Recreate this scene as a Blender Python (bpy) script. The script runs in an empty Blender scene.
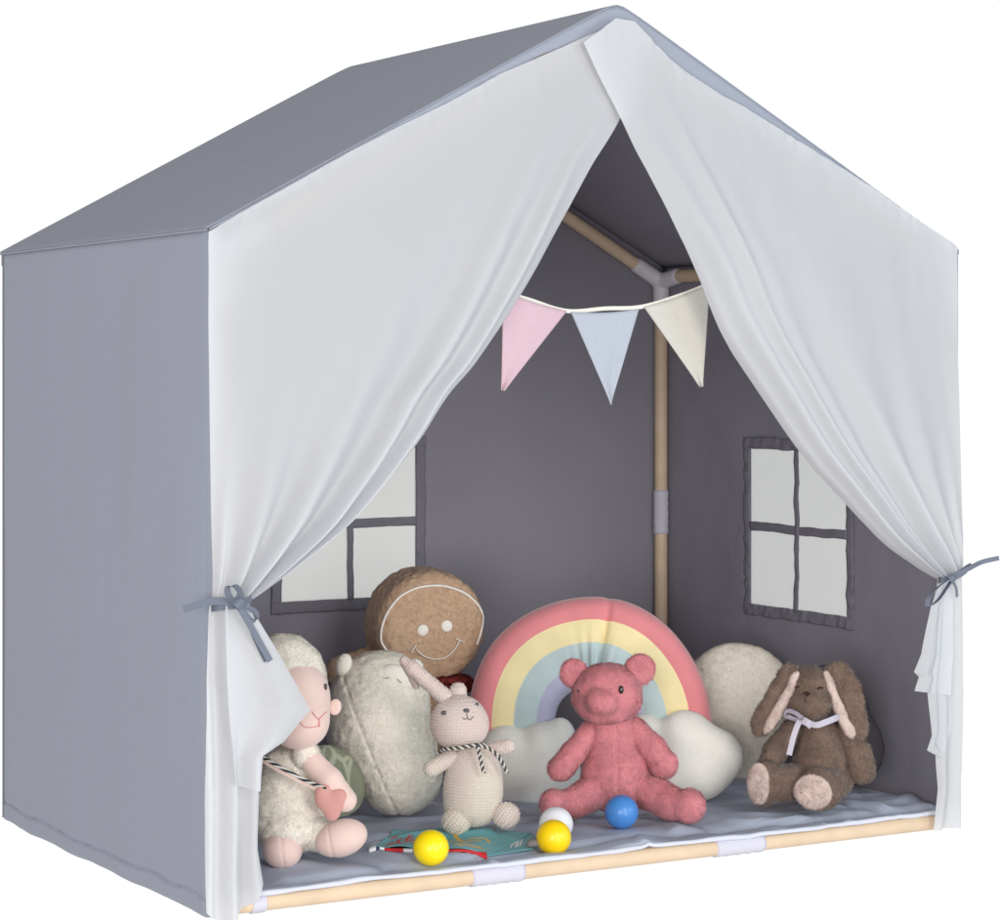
import bpy, math, random
import numpy as np
from mathutils import Vector, Matrix
from mathutils.bvhtree import BVHTree
C = bpy.context.scene
rng = np.random.default_rng(7)
random.seed(7)

# ---------------------------------------------------------------- camera
FP, CX, CY, YAW = 2472.6, 500.0, 364.6, 0.5249        # focal length and centre in pixels of a 1000 x 920 frame
CAM = np.array([-1.221, -2.8284, .6841])
cam = bpy.data.objects.new('camera', bpy.data.cameras.new('camera'))
C.collection.objects.link(cam); C.camera = cam
cam.location = CAM; cam.rotation_euler = (math.pi/2, 0, -YAW)
cam.data.sensor_fit = 'HORIZONTAL'; cam.data.sensor_width = 36; cam.data.lens = FP/1000*36
cam.data.shift_x = 0; cam.data.shift_y = -(460-CY)/1000
cam.data.clip_start = .05; cam.data.clip_end = 200

# ---------------------------------------------------------------- studio light: white backdrop all round behind, world dimmed behind the camera to shape the light
w = bpy.data.worlds.new('World'); C.world = w; w.use_nodes = True
nt = w.node_tree; nt.nodes.clear()
tc = nt.nodes.new('ShaderNodeTexCoord')
dot = nt.nodes.new('ShaderNodeVectorMath'); dot.operation = 'DOT_PRODUCT'
dot.inputs[1].default_value = (math.sin(YAW), math.cos(YAW), 0)
mr = nt.nodes.new('ShaderNodeMapRange'); mr.interpolation_type = 'SMOOTHSTEP'
mr.inputs['From Min'].default_value = -.15; mr.inputs['From Max'].default_value = .45
mr.inputs['To Min'].default_value = .66; mr.inputs['To Max'].default_value = 1.02
bg = nt.nodes.new('ShaderNodeBackground'); out = nt.nodes.new('ShaderNodeOutputWorld')
bg.inputs[0].default_value = (1, 1, 1, 1)
nt.links.new(tc.outputs['Generated'], dot.inputs[0]); nt.links.new(dot.outputs['Value'], mr.inputs['Value'])
sx_ = nt.nodes.new('ShaderNodeSeparateXYZ'); nt.links.new(tc.outputs['Generated'], sx_.inputs[0])
up = nt.nodes.new('ShaderNodeMapRange'); up.interpolation_type = 'SMOOTHSTEP'; up.inputs['From Min'].default_value = .3; up.inputs['From Max'].default_value = .8
up.inputs['To Min'].default_value = 1; up.inputs['To Max'].default_value = .42; nt.links.new(sx_.outputs['Z'], up.inputs['Value'])      # world dimmed overhead, added to darken the roof
mu = nt.nodes.new('ShaderNodeMath'); mu.operation = 'MULTIPLY'; nt.links.new(mr.outputs['Result'], mu.inputs[0]); nt.links.new(up.outputs['Result'], mu.inputs[1])
nt.links.new(mu.outputs[0], bg.inputs['Strength']); nt.links.new(bg.outputs[0], out.inputs[0])
w.cycles.sampling_method = 'MANUAL'; w.cycles.sample_map_resolution = 256

def lamp(name, loc, target, size, power, col=(1, 1, 1)):
    l = bpy.data.lights.new(name, 'AREA'); l.shape = 'SQUARE'; l.size = size; l.energy = power; l.color = col
    o = bpy.data.objects.new(name, l); C.collection.objects.link(o); o.location = loc
    o.rotation_euler = (Vector(target)-Vector(loc)).to_track_quat('-Z', 'Y').to_euler()
lamp('key_softbox', (.15, -3.5, 1.6), (.65, .2, .4), 1.1, 36, (1, .985, .965))
lamp('camera_fill', (-1.75, -2.75, .55), (.8, .5, .55), 1.1, 44, (1, .995, .985))  # unseen fill, added beside the camera to lift shade between the toys
lamp('low_fill', (.5, -2.3, .10), (.65, .6, .85), .9, 14, (1, .99, .975))  # unseen low fill, added to brighten the ceiling and upper walls inside
lamp('left_fill', (-3.2, .2, 1.0), (0, .4, .5), 1.6, 7, (.98, .98, 1))  # added light with no source in view, brightens the left wall
lamp('right_fill', (2.6, -2.9, 1.0), (.4, .5, .5), 1.2, 28, (.58, .86, 1))  # unseen bluish light, added to cool the right curtain
C.view_settings.view_transform = 'Standard'; C.view_settings.look = 'None'
C.view_settings.exposure = 0; C.view_settings.gamma = 1; C.view_settings.use_curve_mapping = False
C.render.engine = 'CYCLES'; C.cycles.max_bounces = 12; C.cycles.diffuse_bounces = 8; C.cycles.transmission_bounces = 8; C.cycles.use_denoising = True

# ---------------------------------------------------------------- helpers
sY, cY = math.sin(YAW), math.cos(YAW)
R = np.array([cY, -sY, 0]); F = np.array([sY, cY, 0]); U = np.array([0, 0, 1.])
MATZ = .032
def ray(px, py): return F + R*((px-CX)/FP) + U*(-(py-CY)/FP)
def plane(px, py, ax, val):
    r = ray(px, py); return CAM + r*((val-CAM[ax])/r[ax])
def at(px, py, depth): return CAM + ray(px, py)*depth
def floor_depth(px, py, z=MATZ):
    return (z-CAM[2])/(-(py-CY)/FP)
def front(px, py, y=0.): return plane(px, py, 1, y)

def h3(ix, iy, iz, seed):
    n = (ix*73856093) ^ (iy*19349663) ^ (iz*83492791) ^ (seed*2654435761 & 0x7fffffff)
    n = (n ^ (n >> 13))*1274126177 & 0x7fffffff
    n = (n ^ (n >> 15))*668265263 & 0x7fffffff
    return (n & 0xffff)/65535.
def vn(p, scale, seed=0):
    q = np.asarray(p)/scale; i = np.floor(q).astype(np.int64); f = q-i; f = f*f*(3-2*f)
    r = 0
    for a in (0, 1):
        for b in (0, 1):
            for c in (0, 1):
                wgt = (f[..., 0] if a else 1-f[..., 0])*(f[..., 1] if b else 1-f[..., 1])*(f[..., 2] if c else 1-f[..., 2])
                r = r + wgt*h3(i[..., 0]+a, i[..., 1]+b, i[..., 2]+c, seed)
    return r*2-1
def fbm(p, scale, seed=0, n=3):
    return sum(vn(p, scale/2**k, seed+k)/2**k for k in range(n))

def link(name, me, parent=None):
    o = bpy.data.objects.new(name, me); C.collection.objects.link(o)
    if parent is not None: o.parent = parent
    return o
def tag(o, label=None, cat=None, group=None, kind=None):
    if label: o['label'] = label
    if cat: o['category'] = cat
    if group: o['group'] = group
    if kind: o['kind'] = kind
    return o
def empty(name, loc, label, cat, group=None):
    o = bpy.data.objects.new(name, None); C.collection.objects.link(o)
    o.location = tuple(loc); o.empty_display_size = .05
    return tag(o, label, cat, group)
def mesh(name, V, faces, mats, parent=None, smooth=True, midx=None, attrs=None, normals=None):
    """faces: int array (n,4)/(n,3), or list of such arrays. V in world space; stored relative to the parent's base."""
    V = np.asarray(V, float)
    if parent is not None:
        off = np.zeros(3); p = parent
        while p is not None: off = off+np.array(p.location); p = p.parent
        V = V-off
    if isinstance(faces, np.ndarray): faces = [faces]
    faces = [f for f in faces if len(f)]
    me = bpy.data.meshes.new(name)
    nl = sum(f.size for f in faces); nf = sum(len(f) for f in faces)
    me.vertices.add(len(V)); me.vertices.foreach_set('co', V.ravel())
    me.loops.add(nl); me.loops.foreach_set('vertex_index', np.concatenate([f.ravel() for f in faces]).astype(np.int32))
    tot = np.concatenate([np.full(len(f), f.shape[1]) for f in faces]); st = np.concatenate([[0], np.cumsum(tot)[:-1]])
    me.polygons.add(nf); me.polygons.foreach_set('loop_start', st.astype(np.int32)); me.polygons.foreach_set('loop_total', tot.astype(np.int32))
    me.polygons.foreach_set('use_smooth', np.full(nf, smooth))
    for m in (mats if isinstance(mats, (list, tuple)) else [mats]): me.materials.append(m)
    if midx is not None: me.polygons.foreach_set('material_index', np.asarray(midx, np.int32))
    if attrs:
        for k, a in attrs.items():
            a = np.asarray(a, np.float32)
            if a.ndim == 1: t = me.attributes.new(k, 'FLOAT', 'POINT'); t.data.foreach_set('value', a)
            else: t = me.attributes.new(k, 'FLOAT_VECTOR', 'POINT'); t.data.foreach_set('vector', a.ravel())
    me.update(calc_edges=True)
    if normals is not None: me.normals_split_custom_set_from_vertices(normals.tolist())
    return link(name, me, parent)

# ---- signed distance shapes -> surface nets
class P:                                             # one primitive
    def __init__(s, f, lo, hi): s.f, s.lo, s.hi = f, lo, hi
def ell(c, r, roll=0, yaw=0, tilt=0):
    c = np.array(c); a = math.radians(roll); b = math.radians(yaw); t = math.radians(tilt)
    e1 = math.cos(a)*R+math.sin(a)*U; e3 = -math.sin(a)*R+math.cos(a)*U; e2 = F
    e1, e2 = math.cos(b)*e1+math.sin(b)*e2, -math.sin(b)*e1+math.cos(b)*e2
    e2, e3 = math.cos(t)*e2-math.sin(t)*e3, math.sin(t)*e2+math.cos(t)*e3
    M = np.array([e1, e2, e3]); r = np.array(r)       # r = (right, depth, up)
    def f(X):
        q = (X-c)@M.T; k0 = np.linalg.norm(q/r, axis=-1); k1 = np.linalg.norm(q/(r*r), axis=-1)
        return k0*(k0-1)/np.maximum(k1, 1e-9)
    m = max(r); return P(f, c-m, c+m)
def cap(a, b, r0, r1):
    a, b = np.array(a), np.array(b); d = b-a; L = d@d
    def f(X):
        h = np.clip(((X-a)@d)/L, 0, 1); return np.linalg.norm(X-a-h[..., None]*d, axis=-1)-(r0+(r1-r0)*h)
    m = max(r0, r1); return P(f, np.minimum(a, b)-m, np.maximum(a, b)+m)
def disc(c, axis, rad, half, rnd):
    c = np.array(c); n = np.array(axis)/np.linalg.norm(axis)
    def f(X):
        q = X-c; y = q@n; rr = np.sqrt(np.maximum((q**2).sum(-1)-y*y, 0))
        dx = rr-(rad-rnd); dy = np.abs(y)-(half-rnd)
        return np.minimum(np.maximum(dx, dy), 0)+np.sqrt(np.maximum(dx, 0)**2+np.maximum(dy, 0)**2)-rnd
    m = math.hypot(rad, half); return P(f, c-m, c+m)
def field(prims, k, X):
    v = None
    for p in prims:
        w_ = p.f(X)
        if v is None: v = w_
        else:
            h = np.clip(.5+.5*(w_-v)/k, 0, 1); v = w_*(1-h)+v*h-k*h*(1-h)
    return v
def nets(prims, res, k=.006, disp=None, cut=None):
    lo = np.min([p.lo for p in prims], 0)-4*res; hi = np.max([p.hi for p in prims], 0)+4*res
    n = np.ceil((hi-lo)/res).astype(int)+1
    g = [lo[i]+np.arange(n[i])*res for i in range(3)]
    X = np.stack(np.meshgrid(*g, indexing='ij'), -1)
    D = field(prims, k, X)
    if cut is not None: D = np.maximum(D, cut(X))
    if disp is not None:
        near = np.abs(D) < .012; D[near] = D[near]-disp(X[near])
    s = D < 0
    acc = np.zeros(tuple(n-1)+(3,)); cnt = np.zeros(tuple(n-1))
    for ax in range(3):
        sl0 = [slice(None)]*3; sl1 = [slice(None)]*3; sl0[ax] = slice(0, -1); sl1[ax] = slice(1, None)
        d0, d1 = D[tuple(sl0)], D[tuple(sl1)]; c = (d0 < 0) != (d1 < 0)
        idx = np.argwhere(c)
        if not len(idx): continue
        t = d0[c]/(d0[c]-d1[c]); pos = idx.astype(float); pos[:, ax] += t
        o1, o2 = [i for i in range(3) if i != ax]
        for a in (0, 1):
            for b in (0, 1):
                q = idx.copy(); q[:, o1] -= a; q[:, o2] -= b
                ok = ((q >= 0) & (q < n-1)).all(1); q = q[ok]
                np.add.at(acc, tuple(q.T), pos[ok]); np.add.at(cnt, tuple(q.T), 1)
    has = cnt > 0; ids = -np.ones(tuple(n-1), int); ids[has] = np.arange(has.sum())
    V = lo+(acc[has]/cnt[has][:, None])*res
    fs = []
    for ax in range(3):
        sl0 = [slice(1, -1)]*3; sl1 = [slice(1, -1)]*3; sl0[ax] = slice(0, -1); sl1[ax] = slice(1, None)
        d0, d1 = s[tuple(sl0)], s[tuple(sl1)]; c = d0 != d1
        idx = np.argwhere(c)
        if not len(idx): continue
        o1, o2 = [(1, 2), (2, 0), (0, 1)][ax]
        idx[:, o1] += 1; idx[:, o2] += 1
        def gid(a, b):
            q = idx.copy(); q[:, o1] -= a; q[:, o2] -= b; return ids[tuple(q.T)]
        qd = np.stack([gid(1, 1), gid(0, 1), gid(0, 0), gid(1, 0)], 1)
        flip = ~d0[c]; qd[flip] = qd[flip][:, ::-1]; fs.append(qd)
    Fc = np.concatenate(fs)
    return V, Fc[(Fc >= 0).all(1)]
def vnorm(V, Fc):
    N = np.zeros_like(V); fn = np.cross(V[Fc[:, 2]]-V[Fc[:, 0]], V[Fc[:, 3]]-V[Fc[:, 1]])
    for i in range(4): np.add.at(N, Fc[:, i], fn)
    return N/np.maximum(np.linalg.norm(N, axis=1), 1e-12)[:, None]

BV = {}
def soft(name, prims, mat, parent, res=.0025, k=.006, disp=None, fur=0, fl=.005, fw=.0009, lie=(0, 0, -.5), curl=.5, rough=1., knit=None, cut=None, extra=None, midx=None):
    """a stuffed part. fur = strands per square metre, each a bent tapering strand."""
    if knit is not None:
        ka, kb = map(np.array, knit); kx_ = (kb-ka)/np.linalg.norm(kb-ka); k1 = np.cross(kx_, F); k1 /= np.linalg.norm(k1); k2 = np.cross(kx_, k1)
        if k2@F > 0: k2 = -k2
        res = .0010; kr = max(np.linalg.norm((p.hi-p.lo)[:2])/2.9 for p in prims)
        def disp(X):
            q = X-ka; uu = np.arctan2(q@k1, q@k2)*kr/.0058; hh = (q@kx_)/.0042; fu = uu-np.floor(uu); tri = np.abs(fu-.5)*2
            return .0023*((.5+.5*np.sin(2*np.pi*(hh+tri*.9)))*np.abs(np.sin(2*np.pi*uu))**.5-.5)
    V, Fc = nets(prims, res, k, disp, cut)
    N = vnorm(V, Fc); attrs = {}
    if knit is not None:
        a, b = map(np.array, knit); ax = (b-a)/np.linalg.norm(b-a); e1 = np.cross(ax, F); e1 /= np.linalg.norm(e1); e2 = np.cross(ax, e1)
        if e2@F > 0: e2 = -e2
        q = V-a; h = q@ax; x = q@e1; y = q@e2; rad = np.sqrt(x*x+y*y).max()
        attrs['knit'] = np.stack([np.arctan2(x, y)*rad, h, 0*h], 1)
    bvh = BVHTree.FromPolygons(V.tolist(), Fc.tolist())
    if not fur:
        o = mesh(name, V, Fc, mat, parent, attrs=attrs or None, midx=midx(V, Fc) if midx else None)
    else:
        A = V[Fc]; ar = np.linalg.norm(np.cross(A[:, 2]-A[:, 0], A[:, 3]-A[:, 1]), axis=1)/2
        n = int(fur*ar.sum()); fi = rng.choice(len(Fc), n, p=ar/ar.sum())
        uu, vv = rng.random((2, n, 1)); q = A[fi]
        base = (q[:, 0]*(1-uu)+q[:, 1]*uu)*(1-vv)+(q[:, 3]*(1-uu)+q[:, 2]*uu)*vv
        nn = N[Fc[fi]].mean(1); nn /= np.linalg.norm(nn, axis=1)[:, None]
        swirl = np.stack([vn(base, .009, 3+i) for i in range(3)], 1)*2
        rd = rng.normal(size=(n, 3))*curl
        ld = np.array(lie)+swirl*.35+rd; ld = ld-(ld*nn).sum(1)[:, None]*nn; ld /= np.maximum(np.linalg.norm(ld, axis=1), 1e-6)[:, None]
        L = fl*(.5+.8*rng.random((n, 1)))*(1+.5*rough*vn(base, .007, 8)[:, None])
        d1 = nn*(.62+rough*(.75*rng.random((n, 1))-.27+.45*vn(base, .006, 21)[:, None]))+ld*.8; d1 /= np.linalg.norm(d1, axis=1)[:, None]
        d2 = nn*.25+ld+rng.normal(size=(n, 3))*.15; d2 /= np.linalg.norm(d2, axis=1)[:, None]
        wd = np.cross(nn, ld); wd /= np.linalg.norm(wd, axis=1)[:, None]; wd *= fw*.5
        b0 = base-nn*.0006; m0 = b0+d1*L*.5; t0 = m0+d2*L*.5
        tuft = np.stack([vn(base, .0055, 31+i) for i in range(3)], 1); sn = nn+rng.normal(size=(n, 3))*(.12+.14*rough)+tuft*.42*rough+d2*.1; sn /= np.linalg.norm(sn, axis=1)[:, None]
        gn = np.cross(wd, d1); flip = (gn*sn).sum(1) < 0; wd[flip] *= -1
        SV = np.stack([b0-wd, b0+wd, m0-wd*.8, m0+wd*.8, t0], 1).reshape(-1, 3)
        k5 = np.arange(n)[:, None]*5+len(V)
        quads = np.concatenate([Fc, k5+np.array([0, 1, 3, 2])]); tris = k5+np.array([2, 3, 4])
        NN = np.concatenate([N, np.repeat(sn, 5, 0)])
        at_ = {'blade': np.concatenate([np.zeros(len(V)), np.ones(n*5)]), 'strand': np.concatenate([np.full(len(V), .4), np.repeat(rng.random(n), 5)])}
        mi = None
        if midx:
            base_i = midx(V, Fc); mi = np.concatenate([base_i, base_i[fi], base_i[fi]])
        o = mesh(name, np.concatenate([V, SV]), [quads, tris], mat, parent, attrs=at_, normals=NN, midx=mi)
    BV[o.name] = bvh
    return o, bvh

def hit(bvh, px, py, off=0.):
    r = ray(px, py); r = r/np.linalg.norm(r)
    loc, n, i, d = bvh.ray_cast(Vector(CAM), Vector(r))
    for jx, jy in ((.11, .07), (-.13, .09), (.05, -.15)):
        if loc is None:
            r2 = ray(px+jx, py+jy); loc, n, i, d = bvh.ray_cast(Vector(CAM), Vector(r2/np.linalg.norm(r2)))
    if loc is None:
        loc, n, i, d = bvh.find_nearest(Vector(CAM+r*3.7))
    n = np.array(n)
    if n@r > 0: n = -n
    return np.array(loc)+n*off, n

def tube(pts, rad, seg=8, closed=False, taper=None):
    pts = np.asarray(pts, float); n = len(pts); T = np.gradient(pts, axis=0); T /= np.maximum(np.linalg.norm(T, axis=1), 1e-9)[:, None]
    a = np.array([0, 0, 1.]) if abs(T[0][2]) < .9 else np.array([1., 0, 0]); V = []
    e = np.cross(T[0], a); e /= np.linalg.norm(e)
    for i in range(n):
        e = e-T[i]*(e@T[i]); e /= np.linalg.norm(e); g = np.cross(T[i], e); r = rad if np.isscalar(rad) else rad[i]
        for j in range(seg):
            th = 2*math.pi*j/seg; V.append(pts[i]+r*(math.cos(th)*e+math.sin(th)*g))
    Q = [[i*seg+j, i*seg+(j+1) % seg, (i+1)*seg+(j+1) % seg, (i+1)*seg+j] for i in range(n-1) for j in range(seg)]
    V = V+[pts[0], pts[-1]]; c0, c1 = n*seg, n*seg+1
    T3 = [[c0, (j+1) % seg, j] for j in range(seg)]+[[c1, (n-1)*seg+j, (n-1)*seg+(j+1) % seg] for j in range(seg)]
    return np.array(V), np.array(Q), np.array(T3)
def join(parts):
    V, Q, T3, off = [], [], [], 0
    for p in parts:
        V.append(p[0]); Q.append(p[1]+off)
        if len(p) > 2 and len(p[2]): T3.append(p[2]+off)
        off += len(p[0])
    return np.concatenate(V), [np.concatenate(Q)]+([np.concatenate(T3)] if T3 else [])
def spline(pts, n):
    pts = np.asarray(pts, float); P_ = np.vstack([2*pts[0]-pts[1], pts, 2*pts[-1]-pts[-2]])
    d = np.concatenate([[0], np.cumsum(np.linalg.norm(np.diff(pts, axis=0), axis=1))]); o = []
    for s in np.linspace(0, d[-1], n):
        i = min(np.searchsorted(d, s, 'right')-1, len(pts)-2); i = max(i, 0); t = (s-d[i])/max(d[i+1]-d[i], 1e-9)
        a, b, c, e = P_[i], P_[i+1], P_[i+2], P_[i+3]
        o.append(.5*((2*b)+(c-a)*t+(2*a-5*b+4*c-e)*t*t+(3*b-a-3*c+e)*t**3))
    return np.array(o)
def thread(name, bvh, px, rad, mat, parent, n=24, off=.0006, smooth=True):
    px = np.array(px, float)
    pp = spline(px, n) if smooth and len(px) > 2 else np.array([px[0]*(1-t)+px[-1]*t for t in np.linspace(0, 1, n)])
    pts = [hit(bvh, *q, 0)[0]-ray(*q)*off for q in pp]; pts[1:-1] = [(pts[i-1]+pts[i]*2+pts[i+1])/4 for i in range(1, len(pts)-1)]
    V, Q, T3 = tube(pts, rad, 6); return mesh(name, V, [Q, T3], mat, parent)
def ball_part(name, c, r, mat, parent, axes=None, seg=28):
    th = np.linspace(0, math.pi, seg//2+1); ph = np.linspace(0, 2*math.pi, seg, endpoint=False)
    V = np.array([[math.sin(a)*math.cos(b), math.sin(a)*math.sin(b), math.cos(a)] for a in th for b in ph])
    if np.isscalar(r): r = (r, r, r)
    A = axes if axes is not None else np.array([R, F, U])
    V = (V*np.array(r))@A+np.array(c)
    Q = np.array([[i*seg+j, (i+1)*seg+j, (i+1)*seg+(j+1) % seg, i*seg+(j+1) % seg] for i in range(seg//2) for j in range(seg)])
    return mesh(name, V, Q, mat, parent)
def ribbon(pts, width, wdir, th=.0006, n=30, twist=0):
    p = spline(pts, n); T = np.gradient(p, axis=0); T /= np.linalg.norm(T, axis=1)[:, None]
    wd = np.asarray(wdir, float); V = []
    if wd.ndim == 1: wd = np.tile(wd, (n, 1))
    S = [[] for _ in range(4)]
    for i in range(n):
        s = wd[i]-T[i]*(wd[i]@T[i]); s /= max(np.linalg.norm(s), 1e-6); g = np.cross(T[i], s)
        a, b = p[i]+s*width/2, p[i]-s*width/2; up, cr = g*th*.5, g*width*.05
        S[0] += [a+up, p[i]+up+cr, b+up]; S[1] += [b-up, p[i]-up+cr, a-up]; S[2] += [b+up, b, b-up]; S[3] += [a-up, a, a+up]
    V = sum(S, []); Q = [[k*3*n+i*3+j, k*3*n+i*3+j+1, k*3*n+(i+1)*3+j+1, k*3*n+(i+1)*3+j] for k in range(4) for i in range(n-1) for j in range(2)]
    return np.array(V), np.array(Q)
def slab(G, th, mask=None):
    """a sheet of cloth from a (m,n,3) grid: two faces and a rim. returns V, faces, index of side (0 front, 1 back)"""
    m, n = G.shape[:2]; du = np.gradient(G, axis=1); dv = np.gradient(G, axis=0); N = np.cross(du, dv)
    N /= np.maximum(np.linalg.norm(N, axis=-1), 1e-9)[..., None]
    V = np.concatenate([(G+N*th/2).reshape(-1, 3), (G-N*th/2).reshape(-1, 3)])
    i, j = np.meshgrid(np.arange(m-1), np.arange(n-1), indexing='ij'); keep = np.ones((m-1, n-1), bool) if mask is None else mask
    i, j = i[keep], j[keep]; a = i*n+j; o = m*n
    f0 = np.stack([a, a+1, a+n+1, a+n], 1); f1 = f0[:, ::-1]+o
    rim = []
    K = np.pad(keep, 1)
    for di, dj, (p, q) in ((-1, 0, (0, 1)), (1, 0, (n+1, n)), (0, -1, (n, 0)), (0, 1, (1, n+1))):
        e = ~K[1+i+di, 1+j+dj]; b = a[e]; rim.append(np.stack([b+q, b+p, b+p+o, b+q+o], 1))
    rim = np.concatenate(rim)
    return V, np.concatenate([f0, f1, rim]), np.concatenate([np.zeros(len(f0)), np.ones(len(f1)), np.zeros(len(rim))]).astype(int)

# ---------------------------------------------------------------- materials
def mat(name, col, rough=.9, bumps=(), var=0, var_scale=60, sheen=0, transl=0, attr=None, spec=.3, coat=0):
    m = bpy.data.materials.new(name); m.use_nodes = True; t = m.node_tree; N = t.nodes; L = t.links
    b = N['Principled BSDF']; b.inputs['Base Color'].default_value = (*col, 1); b.inputs['Roughness'].default_value = rough
    b.inputs['Specular IOR Level'].default_value = spec; b.inputs['Sheen Weight'].default_value = sheen; b.inputs['Sheen Roughness'].default_value = .5
    b.inputs['Coat Weight'].default_value = coat
    co = N.new('ShaderNodeTexCoord').outputs['Object']
    src = None
    if var:
        n = N.new('ShaderNodeTexNoise'); n.inputs['Scale'].default_value = var_scale; n.inputs['Detail'].default_value = 5; L.new(co, n.inputs['Vector'])
        r = N.new('ShaderNodeMapRange'); r.inputs['From Min'].default_value = .3; r.inputs['From Max'].default_value = .7
        r.inputs['To Min'].default_value = 1-var; r.inputs['To Max'].default_value = 1+var; L.new(n.outputs['Fac'], r.inputs['Value'])
        src = r.outputs['Result']
    if attr:
        a = N.new('ShaderNodeAttribute'); a.attribute_name = 'strand'
        r = N.new('ShaderNodeMapRange'); r.inputs['To Min'].default_value = 1-attr; r.inputs['To Max'].default_value = 1+attr; L.new(a.outputs['Fac'], r.inputs['Value'])
        if src: mm = N.new('ShaderNodeMath'); mm.operation = 'MULTIPLY'; L.new(src, mm.inputs[0]); L.new(r.outputs['Result'], mm.inputs[1]); src = mm.outputs[0]
        else: src = r.outputs['Result']
    if src:
        v = N.new('ShaderNodeVectorMath'); v.operation = 'SCALE'; v.inputs[0].default_value = col; L.new(src, v.inputs['Scale'])
        L.new(v.outputs[0], b.inputs['Base Color'])
    last = None
    for kind, sc, dist, st in bumps:
        if kind == 'noise':
            n = N.new('ShaderNodeTexNoise'); n.inputs['Scale'].default_value = sc; n.inputs['Detail'].default_value = 4; o = n.outputs['Fac']; L.new(co, n.inputs['Vector'])
        elif kind == 'vor':
            n = N.new('ShaderNodeTexVoronoi'); n.inputs['Scale'].default_value = sc; o = n.outputs['Distance']; L.new(co, n.inputs['Vector'])
        elif kind == 'weave':
            os_ = []
            for d in ('X', 'Z'):
                n = N.new('ShaderNodeTexWave'); n.wave_type = 'BANDS'; n.bands_direction = d; n.inputs['Scale'].default_value = sc
                n.inputs['Distortion'].default_value = 3; n.inputs['Detail'].default_value = 2; L.new(co, n.inputs['Vector']); os_.append(n.outputs['Fac'])
            mm = N.new('ShaderNodeMath'); mm.operation = 'ADD'; L.new(os_[0], mm.inputs[0]); L.new(os_[1], mm.inputs[1]); o = mm.outputs[0]
        bp = N.new('ShaderNodeBump'); bp.inputs['Strength'].default_value = st; bp.inputs['Distance'].default_value = dist
        L.new(o, bp.inputs['Height'])
        if last: L.new(last, bp.inputs['Normal'])
        last = bp.outputs[0]
    if last: L.new(last, b.inputs['Normal'])
    if transl:
        tr = N.new('ShaderNodeBsdfTranslucent'); tr.inputs[0].default_value = (*col, 1); mx = N.new('ShaderNodeMixShader'); mx.inputs[0].default_value = transl
        if attr:
            ab = N.new('ShaderNodeAttribute'); ab.attribute_name = 'blade'; mb = N.new('ShaderNodeMath'); mb.operation = 'MULTIPLY'; mb.inputs[1].default_value = transl
            L.new(ab.outputs['Fac'], mb.inputs[0]); L.new(mb.outputs[0], mx.inputs[0])
        L.new(b.outputs[0], mx.inputs[1]); L.new(tr.outputs[0], mx.inputs[2]); L.new(mx.outputs[0], N['Material Output'].inputs[0])
        if last: L.new(last, tr.inputs['Normal'])
    return m
def knit_mat(name, col, col2):
    m = mat(name, col, .95, sheen=.2); t = m.node_tree; N = t.nodes; L = t.links
    a = N.new('ShaderNodeAttribute'); a.attribute_name = 'knit'; s = N.new('ShaderNodeSeparateXYZ'); L.new(a.outputs['Vector'], s.inputs[0])
    def M(op, x, y=None):
        n = N.new('ShaderNodeMath'); n.operation = op
        for i, q in enumerate((x, y)):
            if q is None: continue
            if isinstance(q, (int, float)): n.inputs[i].default_value = q
            else: L.new(q, n.inputs[i])
        return n.outputs[0]
    u = M('DIVIDE', s.outputs[0], .0047); fu = M('FRACT', u); tri = M('MULTIPLY', M('ABSOLUTE', M('SUBTRACT', fu, .5)), 2)
    v = M('ADD', M('DIVIDE', s.outputs[1], .0034), M('MULTIPLY', tri, .8))
    hgt = M('ADD', M('MULTIPLY', M('SINE', M('MULTIPLY', v, 6.2832)), .5), .5)
    prof = M('SINE', M('MULTIPLY', M('FRACT', M('MULTIPLY', u, 2)), 3.1416))
    H = M('MULTIPLY', M('POWER', hgt, .7), M('POWER', prof, .5))
    bp = N.new('ShaderNodeBump'); bp.inputs['Distance'].default_value = .0003; bp.inputs['Strength'].default_value = .2; L.new(H, bp.inputs['Height'])
    L.new(bp.outputs[0], N['Principled BSDF'].inputs['Normal'])
    n = N.new('ShaderNodeTexNoise'); n.inputs['Scale'].default_value = 18; L.new(N.new('ShaderNodeTexCoord').outputs['Object'], n.inputs['Vector'])
    mx = N.new('ShaderNodeMix'); mx.data_type = 'RGBA'; mx.inputs['A'].default_value = (*col, 1); mx.inputs['B'].default_value = (*col2, 1)
    r = N.new('ShaderNodeMapRange'); r.inputs['From Min'].default_value = .4; r.inputs['From Max'].default_value = .6; L.new(n.outputs['Fac'], r.inputs['Value'])
    L.new(r.outputs[0], mx.inputs['Factor']); L.new(mx.outputs['Result'], N['Principled BSDF'].inputs['Base Color'])
    return m
def srgb(r, g, b):
    return tuple(((c/255+.055)/1.055)**2.4 if c > 10 else c/255/12.92 for c in (r, g, b))

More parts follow.
